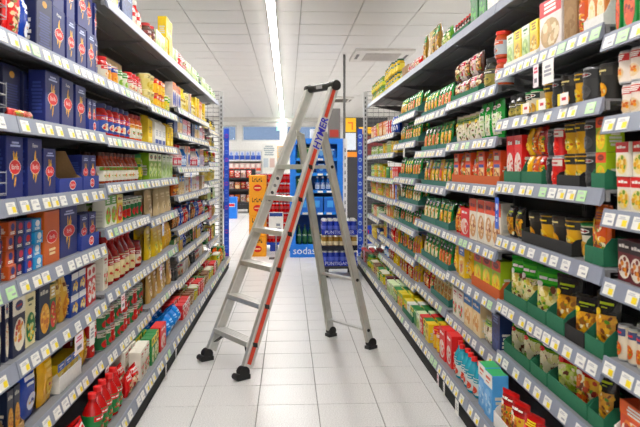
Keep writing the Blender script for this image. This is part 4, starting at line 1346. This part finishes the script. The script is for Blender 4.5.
def flush():
    count, total = {}, {}
    PEND.sort(key=lambda p: (p[0], -p[1], p[7]))
    for p in PEND:
        k = (p[0], p[1], KINDS[p[2]]['desc'], p[10], p[11][0])
        total[k] = total.get(k, 0) + 1
    for unit, z, key, w, d, h, x, y, zz, rz, row, (s, stack), far, var in PEND:
        K = KINDS[key]
        k = (unit, z, K['desc'], row, s)
        count[k] = count.get(k, 0) + 1
        lab = [K['desc']]
        if total[k] > 1:
            lab.append((ORD[count[k] - 1] if count[k] <= len(ORD) else 'last') + ' nearest' if count[k] > 1 else 'nearest one')
        ex = []
        if stack > 1:
            ex.append({0: 'lowest', stack - 1: 'topmost'}.get(s, ORD[s] + '-up'))
        if row == 1:
            ex.append('behind')
        elif row == 2:
            ex.append('rearmost')
        if ex:
            lab.append(' '.join(ex))
        lab.append('%s, %s' % (shelf_name(unit, z), PLACE[unit]))
        put(key, w, d, h, (x, y, zz), rz, ', '.join(lab), '%s on the %s, %s' % (K['name'].replace('_', ' ') + ('es' if K['name'][-1] in 'xh' else 's'), shelf_name(unit, z), PLACE[unit]), far, var)
    tc, tt = {}, {}
    TRAYP.sort(key=lambda p: (p[0], -p[1], p[2]))
    for t in TRAYP:
        k = (t[0], t[1], t[7], t[10])
        tt[k] = tt.get(k, 0) + 1
    for unit, z, y, w, td, h, lip, color, x, logo, note in TRAYP:
        k = (unit, z, color, note)
        tc[k] = tc.get(k, 0) + 1
        rz = PI / 2 if UNITS[unit][0] < 0 else -PI / 2
        l = '%s cardboard tray %s, ' % (TRAYN[color], note)
        if tt[k] > 1:
            l += (ORD[tc[k] - 1] + ' nearest, ' if tc[k] > 1 else 'nearest one, ')
        tray(w, td, h, lip, color, (x, y, z + 0.0015), rz, l + '%s, %s' % (shelf_name(unit, z), PLACE[unit]), 'cardboard trays in the %s' % PLACE[unit], tuple(logo) if logo else None)


flush()

#@@BACKGROUND
# ------------------------------------------------------------------ cards and signs hanging from the shelf rails
def card(unit, z, px, w, h, style, up=False):
    side, xp = plane(unit, z)
    xf = xp - side * 0.02 - side * 0.0195
    y = y_on(px, xf)
    rz = PI / 2 if side < 0 else -PI / 2
    b = MB()
    b.box(-w / 2, w / 2, -0.001, 0.0, 0, h, {'w': 'efede8', 'p': 'f0e4e6', 'b': '2a5cc0', 's': 'efede8'}[style])
    art = {'w': [('l', -0.7, 0.7, 0.3, 0.8, 3, '9a9aa2')], 'p': [('l', -0.8, 0.8, 0.6, 0.9, 2, 'd0506a'), ('l', -0.6, 0.6, 0.15, 0.45, 1, '6a6a72')],
           'b': [('o', 0, 0.7, 0.6, 0.12, 'dfe6f4'), ('l', -0.4, 0.4, 0.2, 0.5, 2, 'c8d6f0')], 's': [('r', -1, 0, -0.5, 1, 'f0d92e'), ('l', -0.3, 0.8, 0.3, 0.7, 1, 'c83a44')]}[style]
    paint(b, art, lambda u, v, e: (u * w / 2, -0.001 - e, v * h), w / 2 / h)
    me = b.mesh('shelf_card')
    o = link('shelf_card', me, None, (xf, y, z + (0.004 if up else -0.046 - h)), rz)
    CARDS.append((o, unit, z, style, up))


CARDS = []
for a in (('L1', .60, 79, .10, .075, 'p'), ('L1', .60, 92, .07, .09, 'w'), ('L1', .35, 107, .06, .085, 'p'), ('L2', .62, 123, .07, .075, 'p'), ('L3', .88, 163, .06, .08, 'w'), ('L2', .14, 166, .035, .085, 'w'), ('L3', .14, 176, .035, .08, 'w'),
          ('L3', .62, 161, .06, .09, 'p'), ('L4', 1.20, 191, .05, .13, 'b'), ('R1', 1.63, 548, .10, .085, 'w'), ('R1', 1.63, 536, .05, .085, 'p'), ('R2', 1.11, 497, .05, .14, 'b'), ('R5', 1.09, 396, .06, .15, 'b'), ('R4', 1.395, 404, .06, .07, 'w'),
          ('R2', .14, 438, .04, .06, 'p'), ('R2', .14, 457, .06, .07, 'w'), ('R2', .14, 444, .035, .075, 'w'), ('R5', 1.09, 393, .06, .09, 'p')):
    card(*a)
for px in (541, 563, 525):
    card('R1', 1.406, px, .085, .04, 's', True)
cn = {}
for o, unit, z, st, up in CARDS:
    ds = {'w': 'white price card', 'p': 'white price card with pink print', 'b': 'blue promotional card with white print', 's': 'white and yellow price card'}[st]
    k = (ds, unit, z)
    cn[k] = cn.get(k, 0) + 1
    tag(o, '%s%s on rail, %s, %s' % (ds, ' standing' if up else ' hanging', shelf_name(unit, z), PLACE[unit]) + ('' if cn[k] == 1 else ', ' + ORD[cn[k] - 1]), 'price card', 'price cards on the shelf rails')

# wire baskets reaching in at the near end of the left run
for n, z in enumerate((1.60, 1.35, 1.10)):
    b = MB()
    for q in range(3):
        b.tube((-0.80, 1.55, z + 0.025 + q * 0.03), (-0.80, 1.90, z + 0.025 + q * 0.03), 0.0014, 'a0a0a4:m', 6)
    for q in range(5):
        b.tube((-0.80, 1.54 + q * 0.09, z + 0.02), (-0.80, 1.54 + q * 0.09, z + 0.09), 0.0012, 'a0a0a4:m', 6)
        b.tube((-0.80, 1.54 + q * 0.09, z + 0.02), (-0.83, 1.54 + q * 0.09, z + 0.02), 0.0012, 'a0a0a4:m', 6)
    b.tube((-0.80, 1.90, z + 0.055), (-0.835, 1.90, z + 0.055), 0.0014, 'a0a0a4:m', 6)
    o = link('wire_basket', b.mesh('wire_basket'))
    tag(o, 'silver wire basket at the photo left edge, %s of three' % ['topmost', 'middle', 'lowest'][n], 'basket', 'wire baskets at the left edge')


# ------------------------------------------------------------------ beyond the aisle
def bx(name, x0, x1, y0, y1, z0, z1, key, parent=None):
    b = MB()
    b.box(x0, x1, y0, y1, z0, z1, key, 0.0)
    return link(name, b.mesh(name), parent)


# blue end display with shelves
ZS = 8.7
p0, p1 = at(290, 257, ZS), at(343, 257, ZS)
ex0, ex1, ey = p0.x, p1.x, (p0.y + p1.y) / 2
BLU = '1b7ad6'
ed = link('end_display', None, None, ((ex0 + ex1) / 2, ey, 0))
tag(ed, 'bright blue end of aisle display shelf with white lettering', 'display shelf')
hw, dp, HT_ = (ex1 - ex0) / 2, 0.45, 1.58
for sx in (-1, 1):
    b = MB()
    b.box(*sorted((sx * hw, sx * (hw - 0.075))), 0, 0.06, 0, HT_, BLU)
    b.box(*sorted((sx * hw, sx * (hw - 0.02))), 0.06, dp, 0, HT_, BLU)
    link('side_panel', b.mesh('side_panel'), ed)
b = MB()
b.box(-hw, hw, dp, dp + 0.02, 0, HT_, '145fae')
link('back_panel', b.mesh('back_panel'), ed)
b = MB()
b.box(-hw + 0.075, hw - 0.075, 0, dp, HT_ - 0.07, HT_, BLU)
link('top_panel', b.mesh('top_panel'), ed)
levels = [1.32, 1.12, 0.89, 0.60, 0.165]
for z in levels:
    b = MB()
    b.box(-hw + 0.0755, hw - 0.0755, 0.004, dp, z - 0.035, z, '2f86da')
    s_ = link('shelf_board', b.mesh('shelf_board'), ed)
    if z > 0.3:
        t = MB()
        for q in (-0.15, 0.05, 0.17):
            t.box(q - 0.035, q + 0.035, 0.0, 0.004, z - 0.032, z - 0.006, 'eceae4')
        t_ = link('price_strip', t.mesh('price_strip'), s_)
        t_['kind'] = 'stuff'
b = MB()
b.box(-hw, hw, -0.012, -0.001, 0.0, 0.175, BLU)
link('foot_panel', b.mesh('foot_panel'), ed)
b = MB()
vs, fs = text_polys('sodastream')
b.add([(x * 0.135 + 0.0, -0.0135, 0.085 + y * 0.135) for x, y in vs], fs, 'f0f4f8')
link('lettering', b.mesh('lettering'), ed)
cx = (ex0 + ex1) / 2
SHN = ['second shelf', 'third shelf', 'fourth shelf', 'fifth shelf', 'bottom shelf']
def stock(key, n, xa, xb, lvl, w, d, h, word):
    for i in range(n):
        x = xa + (xb - xa) * (i + 0.5) / n
        put(key, w, d, h, (cx + x, ey + 0.08 + d / 2, levels[lvl] + 0.0015), 0.0, '%s, %s from left, %s of blue end display' % (KINDS[key]['desc'], ORD[i], ['top', 'second', 'third', 'fourth', 'bottom'][lvl] + ' shelf'), 'stock of the blue end display', True)
kind('sodabox', 'box', 'machine_box', 'box', 'blue machine box with pale print', '2070c0', [('o', 0, 0.5, 0.5, 0.3, '8ac0e8'), ('l', -0.7, 0.7, 0.75, 0.92, 1, 'e0f0fa')])
kind('greensyrup', 'box', 'syrup_box', 'box', 'dark green syrup box', '1f5a34', [('o', 0, 0.5, 0.5, 0.3, '4a9a5a'), ('l', -0.7, 0.7, 0.75, 0.92, 1, 'e0e8d0')])
stock('greensyrup', 2, -0.26, -0.06, 0, 0.09, 0.12, 0.15, 0)
stock('sodabox', 2, 0.0, 0.27, 0, 0.12, 0.15, 0.13, 0)
stock('greendark', 3, -0.27, -0.05, 1, 0.06, 0.06, 0.15, 0)
stock('sodabox', 2, 0.0, 0.27, 1, 0.12, 0.15, 0.13, 0)
stock('greensyrup', 2, -0.27, -0.08, 2, 0.085, 0.1, 0.16, 0)
stock('blueb', 4, -0.02, 0.27, 2, 0.06, 0.06, 0.18, 0)
stock('greendark', 7, -0.27, 0.27, 4, 0.07, 0.07, 0.26, 0)
for i in range(3):
    x = cx - 0.265 + 0.18 * i + 0.09
    r = link('plastic_crate', None, None, (x, ey + 0.03, 0.6015))
    tag(r, 'blue plastic crate on the blue end display, %s from left' % ORD[i], 'crate', 'crates on the blue end display')
    b = MB()
    b.box(-0.082, 0.082, 0, 0.3, 0, 0.2, '1668c0')
    b.box(-0.086, 0.086, -0.004, 0.304, 0.185, 0.2, '2f86da')
    link('crate_body', b.mesh('crate_body'), r)
    b = MB()
    b.box(-0.04, 0.04, -0.006, -0.0005, 0.06, 0.15, '5aa0e0')
    link('crate_label', b.mesh('crate_label'), r)
put('whitebox', .2, .12, .13, (cx + 0.02, ey + 0.2, HT_ + 0.0015), 0.0, 'white box lying on top of the blue end display', None, True)
# grey header board and slim pole beside the display
b = MB()
b.box(-0.085, 0.085, 0, 0.02, 0, 0.42, '77726e:p')
b.box(-0.06, 0.06, -0.002, 0.0, 0.03, 0.13, 'b0483c')
o = link('header_board', b.mesh('header_board'), None, (ex1 - 0.1, ey + 0.25, HT_ + 0.0015))
tag(o, 'grey header board with red strip standing on the blue display', 'sign')
b = MB()
pp = at(344.3, 0, ZS + 0.6)
b.tube((0, 0, 0.0), (0, 0, ZC - 0.002), 0.018, '5c5a58:p', 10)
o = link('support_pole', b.mesh('support_pole'), None, (pp.x, pp.y, 0))
tag(o, 'slim dark grey pole rising to the ceiling beside blue display', 'pole')
o2 = bx('base_plate', -0.06, 0.06, -0.06, 0.06, 0.0, 0.008, '4a4a4a', o)
# white perforated side post
b = MB()
b.box(0, 0.055, 0, 0.4, 0, 1.58, 'e2e0dc:p')
o = link('perforated_panel', b.mesh('perforated_panel'), None, (ex1 + 0.004, ey + 0.02, 0))
h_ = MB()
for i in range(14):
    h_.box(0.02, 0.034, -0.001, 0.0, 0.1 + i * 0.1, 0.15 + i * 0.1, '5a5a5c')
link('slot_row', h_.mesh('slot_row'), o)
tag(o, 'white perforated panel on the right of the blue display', 'panel')

# beer cans on a dolly
ZB = 7.05
pl, pr_ = at(322, 0, ZB), at(358.5, 0, ZB)
bx0, bx1, by = pl.x, pr_.x - 0.01, pl.y
bw = bx1 - bx0
dol = link('dolly', None, None, ((bx0 + bx1) / 2, by, 0))
tag(dol, 'low black dolly on castors under the stacked can packs', 'dolly')
link('deck', (lambda b: (b.box(-bw / 2 - 0.01, bw / 2 + 0.01, 0, 0.42, 0.10, 0.125, '2a2a2c'), b.mesh('deck'))[1])(MB()), dol)
for sx in (-1, 1):
    for yy in (0.05, 0.37):
        b = MB()
        b.tube((sx * (bw / 2 - 0.06) - 0.013, yy, 0.04), (sx * (bw / 2 - 0.06) + 0.013, yy, 0.04), 0.04, '3a3a3c', 14)
        wh = link('castor', b.mesh('castor'), dol)
        b = MB()
        b.box(sx * (bw / 2 - 0.06) - 0.02, sx * (bw / 2 - 0.06) + 0.02, yy - 0.015, yy + 0.015, 0.081, 0.0995, '8a8a8c:m')
        link('castor_fork', b.mesh('castor_fork'), wh)


def can_mesh(r, h, body, top, band):
    b = MB()
    b.lathe([(r * 0.8, 0), (r, 0.012), (r, h * 0.35), (r, h * 0.6), (r, h - 0.018), (r * 0.8, h)], body, 12, keys=[top, body, band, body, top])
    return b.mesh('can')


def can_pack(loc, nx, ny, r, h, cm_, band, text, tcol, label, group, bandh=(0.02, 0.07), tops=True):
    root = link('can_pack', None, None, loc)
    tag(root, label, 'can pack', group)
    for i in range(nx):
        for j in range(ny):
            if 0 < i < nx - 1 and 0 < j < ny - 1:
                continue
            link('can', cm_, root, ((i - (nx - 1) / 2) * 2 * r, (j - (ny - 1) / 2) * 2 * r, 0))
    b = MB()
    W_, D_ = nx * r + 0.002, ny * r + 0.002
    z0, z1 = bandh
    vs = [(x, y, z) for z in (z0, z1) for x, y in ((-W_, -D_), (W_, -D_), (W_, D_), (-W_, D_))]
    b.add(vs, [(0, 1, 5, 4), (1, 2, 6, 5), (2, 3, 7, 6), (3, 0, 4, 7)], band)
    if text:
        tv, tf = text_polys(text)
        b.add([(x * 0.052, -D_ - 0.001, (z0 + z1) / 2 + y * 0.052) for x, y in tv], tf, tcol)
    link('shrink_band', b.mesh('shrink_band'), root)
    return root


bc = can_mesh(0.032, 0.166, '3344a8:g', 'c8cacc:m', '5a6ac8')
gc = can_mesh(0.032, 0.166, '9a7a48:g', 'd8d4cc:m', 'd8ccb0')
rr_ = bw / 12
bc = can_mesh(rr_, 0.166, '3344a8:g', 'c8cacc:m', '5a6ac8')
gc = can_mesh(rr_, 0.166, '9a7a48:g', 'd8d4cc:m', 'd8ccb0')
for n, (cm_, band, tx) in enumerate(((bc, '2a38a0:g', 'PUNTIGAMER'), (gc, '1a1c2a:g', None), (bc, '2a38a0:g', 'PUNTIGAMER'))):
    can_pack(((bx0 + bx1) / 2, by + 6 * rr_ * 0.667 + 0.02, 0.127 + n * 0.1685), 6, 4, rr_, 0.166, cm_, band, tx, 'c8cce8',
             ['shrink wrapped pack of blue beer cans, lowest on the dolly', 'shrink wrapped pack of golden beer cans in the middle', 'shrink wrapped pack of blue beer cans on top of stack'][n], 'can packs on the dolly', (0.0, 0.055))

# red can pallet behind the ladder
ZR = 9.3
q0, q1 = at(256, 0, ZR), at(291, 0, ZR)
rx0, rw_, ry = q0.x, (q1.x - q0.x), q0.y
pal = link('pallet', None, None, (rx0 + rw_ / 2, ry, 0))
tag(pal, 'blue pallet under the stack of red can packs', 'pallet')
for i in range(3):
    b = MB()
    b.box(-rw_ / 2 + (rw_ - 0.1) * i / 2, -rw_ / 2 + 0.1 + (rw_ - 0.1) * i / 2, 0, 0.5, 0, 0.09, '1f3f9c')
    link('runner', b.mesh('runner'), pal)
b = MB()
b.box(-rw_ / 2, rw_ / 2, 0, 0.5, 0.09, 0.12, '274cb4')
link('deck', b.mesh('deck'), pal)
cr = rw_ / 3 / 6.2
redc = MB()
for i in range(3):
    for j in range(2):
        redc.lathe([(cr * 0.8, 0), (cr, 0.01), (cr, 0.055), (cr, 0.095), (cr, 0.125), (cr * 0.8, 0.14)], 'c2242a:g', 10, ((i - 1) * 2 * cr, (j - 0.5) * 2 * cr), keys=['a85a5a:m', 'c2242a:g', 'b84a48', 'c2242a:g', 'c8b8b8:m'])
redm = redc.mesh('red_can_pack')
n_ = 0
for lv in range(7):
    for i in range(3):
        for j in range(2):
            if j == 1 and lv < 6:
                continue
            o = link('red_can_pack', redm, None, (rx0 + rw_ * (i + 0.5) / 3, ry + 0.02 + 2 * cr + j * 4.1 * cr, 0.1215 + lv * 0.1415))
            tag(o, 'pack of red cans on blue pallet, %s layer up, %s column%s' % (ORD[lv], ['left', 'middle', 'right'][i], ', behind' if j else ''), 'can pack', 'red can packs on the blue pallet')
# support for the layers behind the front row
b = MB()
b.box(-rw_ / 2 + 0.01, rw_ / 2 - 0.01, 0, 0.18, 0, 6 * 0.1415 - 0.004, 'a87c4c:c')
o = link('cardboard_core', b.mesh('cardboard_core'), None, (rx0 + rw_ / 2, ry + 0.04 + 4 * cr, 0.1215))
tag(o, 'brown cardboard carton behind the red can packs', 'carton')
# price board in front of it
sp = at(276, 224, 8.55)
sg = link('price_board', None, None, (sp.x, sp.y, 0))
tag(sg, 'white price board with navy heading before red can packs', 'price board')
b = MB()
b.box(-0.095, 0.095, 0, 0.008, 0.3, 0.61, 'f0eee8')
paint(b, [('r', -0.9, 0.82, 0.9, 0.97, '2a3f80'), ('l', -0.1, 0.7, 0.2, 0.55, 2, '8a8e9a')], lambda u, v, e: (u * 0.095, -e, 0.3 + 0.31 * v), 0.3)
link('board', b.mesh('board'), sg)
b = MB()
b.tube((0, 0.018, 0), (0, 0.018, 0.55), 0.008, 'b0b0b2:m')
link('stand', b.mesh('stand'), sg)
b = MB()
b.box(-0.09, 0.09, -0.05, 0.09, 0, 0.01, '3a3a3c')
link('foot', b.mesh('foot'), sg)
# yellow crates
ZY = 8.75
y0_, y1_ = at(249, 0, ZY), at(266, 0, ZY)
for n in range(4):
    w2 = (y1_.x - y0_.x) / 2
    r = link('yellow_crate', None, None, ((y0_.x + y1_.x) / 2, y0_.y, 0.0 + n * 0.2725))
    tag(r, 'yellow crate with red oval, %s of the tall stack' % ['lowest', 'second', 'third', 'topmost'][n], 'crate', 'yellow crates stacked beyond the aisle')
    b = MB()
    b.box(-w2, w2, 0, 0.35, 0, 0.271, 'eca60c', 0.006)
    link('crate_body', b.mesh('crate_body'), r)
    b = MB()
    paint(b, [('o', 0, 0.38, 0.5, 0.17, 'd03024'), ('r', -0.35, 0.35, 0.35, 0.41, 'f0d0a0')], lambda u, v, e: (u * w2, -e - 0.0005, v * 0.27), w2 / 0.27)
    for q in range(5):
        u0 = -0.62 + q * 0.25
        paint(b, [('r', u0, 0.68, u0 + 0.06, 0.9 - 0.07 * (q % 2), '2a2218'), ('r', u0 + 0.06, 0.68 + 0.1 * (q % 2), u0 + 0.17, 0.75 + 0.1 * (q % 2), '2a2218')], lambda u, v, e: (u * w2, -e - 0.0005, v * 0.27), w2 / 0.27)
    link('front_print', b.mesh('front_print'), r)

# black rack with goods far left, on castors
ZK = 17.0
k0, k1 = at(221, 0, ZK), at(254, 0, ZK)
kw = (k1.x - k0.x) / 2
rk = link('goods_rack', None, None, ((k0.x + k1.x) / 2, k0.y, 0))
tag(rk, 'black wheeled goods rack far beyond the left shelving end', 'rack')
for z in (0.28, 0.62, 0.92):
    bx('rack_shelf', -kw, kw, 0.1 if z > 0.5 else 0, 0.7, z - 0.05, z, '1e1e20', rk)
bx('rack_back', -kw, kw, 0.7, 0.74, 0.1, 1.15, '26262a', rk)
bx('rack_front', -kw, kw, 0.0, 0.04, 0.1, 0.225, '1a1a1c', rk)
for sx in (-1, 1):
    for yy in (0.1, 0.6):
        b = MB()
        b.tube((sx * (kw - 0.15) - 0.02, yy, 0.05), (sx * (kw - 0.15) + 0.02, yy, 0.05), 0.05, '2a2a2c', 12)
        link('castor', b.mesh('castor'), rk)
ks = ['clearbag', 'redbag', 'orangebag', 'clearbag', 'peach', 'pinkpack', 'redcart']
for lv, z in enumerate((0.28, 0.62, 0.92)):
    for i in range(5):
        put(ks[(i + lv * 2) % 7], 0.13, 0.1, 0.18, (k0.x + 0.1 + i * (2 * kw - 0.1) / 5, k0.y + 0.3, z + 0.0015), 0.0,
            '%s on black rack, %s tier, %s from left' % (KINDS[ks[(i + lv * 2) % 7]]['desc'], ['low', 'middle', 'high'][lv], ORD[i]), 'goods on the black rack', True)
# blue bin with red label
pb_ = at(231, 0, 15.2)
r = link('display_bin', None, None, (pb_.x, pb_.y, 0))
tag(r, 'blue display bin with red and white label by black rack', 'bin')
b = MB()
b.box(-0.13, 0.13, 0, 0.25, 0, 0.5, '1f7ad8', 0.01)
link('bin_body', b.mesh('bin_body'), r)
b = MB()
b.box(-0.09, 0.09, -0.003, 0, 0.27, 0.36, 'e8e4e4')
paint(b, [('r', -0.9, 0.2, 0.9, 0.8, 'd0384a')], lambda u, v, e: (u * 0.09, -0.003 - e, 0.27 + v * 0.09), 1.0)
link('bin_label', b.mesh('bin_label'), r)
# white wall rack with household packs
ZW = 22.3
w0, w1 = at(222, 0, ZW), at(262, 0, ZW)
ww = w1.x - w0.x
wr_ = link('household_rack', None, None, (w0.x + ww / 2, w0.y, 0))
tag(wr_, 'white wall rack with household packs against the far wall', 'rack')
for z in (0.45, 0.75, 1.05, 1.42):
    bx('rack_shelf', -ww / 2, ww / 2, 0, 0.5, z - 0.03, z, 'e0deda', wr_)
bx('rack_back', -ww / 2, ww / 2, 0.5, 0.53, 0, 1.8, 'e4e2de', wr_)
for sx in (-1, 1):
    bx('rack_side', sx * ww / 2 - 0.015, sx * ww / 2 + 0.015, 0, 0.5, 0, 1.44, 'd8d6d2', wr_)
kind('rolls', 'box', 'paper_roll_pack', 'pack', 'blue and white paper roll pack', 'd8dcea:g', [('r', -0.9, 0.1, 0.9, 0.55, '2f4fae'), ('o', 0, 0.7, 0.5, 0.2, '8aa0d8')])
kind('pinkpk', 'box', 'tissue_pack', 'pack', 'pale pink tissue pack', 'e6c8c4:g', [('r', -0.9, 0.1, 0.9, 0.4, 'd8604a'), ('o', 0, 0.7, 0.6, 0.2, 'f0e8e0')])
for i in range(7):
    for lv, (kk, z, h) in enumerate((('rolls', 1.42, 0.32), ('pinkpk', 1.05, 0.28), ('pinkpk', 0.75, 0.24))):
        put(kk, round((ww - 0.06) / 7.6, 3), 0.3, h, (w0.x + 0.03 + (ww - 0.06) * (i + 0.5) / 7, w0.y + 0.2, z + 0.0015), 0.0, '%s on white wall rack, %s tier, %s from left' % (KINDS[kk]['desc'], ['top', 'second', 'third'][lv], ORD[i]), 'packs on the white wall rack', True)
# notices on the far wall
for n, (pxa, pxb, pya, pyb) in enumerate(((262, 276, 144, 170), (277, 284, 146, 168))):
    a, c = at(pxa, pya, 22.9), at(pxb, pyb, 22.9)
    b = MB()
    b.box(0, c.x - a.x, 0, 0.01, 0, a.z - c.z, ['efeeea', 'd8b890'][n])
    paint(b, [('l', -0.8, 0.8, 0.55, 0.95, 5, 'a8b0b4'), ('r', -0.8, 0.1, -0.1, 0.45, 'c8d0d8'), ('r', 0.1, 0.1, 0.8, 0.45, 'd8c0b8')], lambda u, v, e: ((c.x - a.x) * (u + 1) / 2, -e, v * (a.z - c.z)), 0.3)
    o = link('wall_notice', b.mesh('wall_notice'), None, (a.x, Y1 - 0.0125, c.z))
    tag(o, ['white notice board with small print on far wall', 'narrow tan notice beside the white notice board'][n], 'notice')
# charcoal promotion wall far right with yellow signs
ZP = 12.5
a, c = at(344.5, 0, ZP), at(388, 0, ZP)
pw_ = c.x - a.x
pr2 = link('promotion_stand', None, None, (a.x, a.y, 0))
tag(pr2, 'charcoal stand with yellow and white signs beyond blue display', 'display stand')
bx('back_board', 0, pw_, 0.01, 0.06, 0, 2.15, '2b2a2c', pr2)
zf = lambda py: CAMH - (py - HORIZ) / FPX * ZP
xf_ = lambda px: at(px, 0, ZP).x - a.x
for nm, r_, col in (('yellow_sign', (345, 356, 118, 132), 'f0c020'), ('yellow_sign', (359, 380, 127, 134), 'f0c020'), ('white_sign', (345, 356, 133, 150), 'dfe6ee'), ('orange_strip', (345, 357, 152, 157), 'e0902c'), ('red_board', (360, 385, 136, 156), '6a2a2a')):
    b = MB()
    b.box(xf_(r_[0]), xf_(r_[1]), 0.0, 0.0095, zf(r_[3]), zf(r_[2]), col)
    if nm == 'yellow_sign' and r_[0] == 345:
        paint(b, [('r', -0.5, 0.6, 0.5, 0.72, 'd8781c'), ('r', 0.2, 0.15, 0.5, 0.6, 'd8781c')], lambda u, v, e: (xf_(350.5) + u * 0.1, -e, zf(132) + v * (zf(118) - zf(132))), 0.4)
    link(nm, b.mesh(nm), pr2)
# blue sign with red letters seen behind the mesh end panel
sp = at(368, 246, 8.3)
b = MB()
b.box(-0.075, 0.075, 0, 0.01, 0, 0.26, '2048b8')
tv, tf = text_polys('TU')
b.add([(x * 0.11, -0.001, 0.16 + y * 0.11) for x, y in tv], tf, 'e03a44')
b.box(-0.075, 0.075, -0.002, 0.0, 0.0, 0.03, 'e8e8ea')
r = link('promotion_sign', None, None, (sp.x, sp.y, 0))
tag(r, 'blue sign with red letters behind the right mesh panel', 'sign')
me = b.mesh('board')
o = link('board', me, r, (0, 0, sp.z))
b = MB()
b.tube((0, 0.02, 0), (0, 0.02, sp.z + 0.1), 0.01, '8a8a8c:m')
link('stand', b.mesh('stand'), r)

# ceiling fittings
for n, (px, py, zc, w, d) in enumerate(((381, 55, 9.3, 0.82, 0.95), (341, 99, 15.4, 0.5, 1.1))):
    p = at(px, py, zc)
    r = link('air_conditioner', None, None, (p.x, p.y, ZC))
    tag(r, ['white ceiling air conditioner above the right shelving', 'smaller dark ceiling grille beyond the ladder top'][n], 'air conditioner')
    b = MB()
    b.box(-w / 2, w / 2, -d / 2, d / 2, -0.035, -0.0015, 'd9d5cf:p')
    link('casing', b.mesh('casing'), r)
    b = MB()
    b.box(-w * 0.3, w * 0.3, -d * 0.3, d * 0.3, -0.042, -0.0355, ['b4aca6:p', '6a625a:p'][n])
    gr_ = link('grille', b.mesh('grille'), r)
    b = MB()
    for q in range(9):
        yy = -d * 0.27 + d * 0.54 * q / 8
        b.box(-w * 0.29, w * 0.29, yy - 0.008, yy + 0.008, -0.047, -0.0425, ['c8c0ba:p', '857c74:p'][n])
    o = link('slat_row', b.mesh('slat_row'), gr_)
    o['kind'] = 'stuff'
    for sx in (-1, 1):
        b = MB()
        b.box(sx * w * 0.42 - 0.02, sx * w * 0.42 + 0.02, -d * 0.2, d * 0.2, -0.038, -0.0352, '4a4644')
        link('air_slot', b.mesh('air_slot'), r)
# exit sign
p = at(281.5, 126.5, 20.5)
r = link('exit_sign', None, None, (p.x, p.y, p.z))
tag(r, 'pale green lit exit sign below the ceiling light strip', 'sign')
em = emis('exit_green', (0.30, 0.80, 0.58), 0.35)
b = MB()
b.box(-0.15, 0.15, 0, 0.04, -0.13, 0.13, em)
link('lit_panel', b.mesh('lit_panel'), r)
b = MB()
paint(b, [('o', -0.3, 0.72, 0.16, 0.12, 'f4fff8'), ('r', -0.42, 0.2, -0.2, 0.6, 'f4fff8'), ('r', 0.2, 0.15, 0.7, 0.85, 'f4fff8'), ('r', -0.2, 0.42, 0.2, 0.55, 'f4fff8')], lambda u, v, e: (u * 0.14, -e - 0.001, -0.12 + v * 0.24), 0.58)
link('pictogram', b.mesh('pictogram'), r)
b = MB()
b.tube((0, 0.02, 0.131), (0, 0.02, ZC - p.z - 0.044), 0.01, 'b0b0b0:m')
link('hanger', b.mesh('hanger'), r)
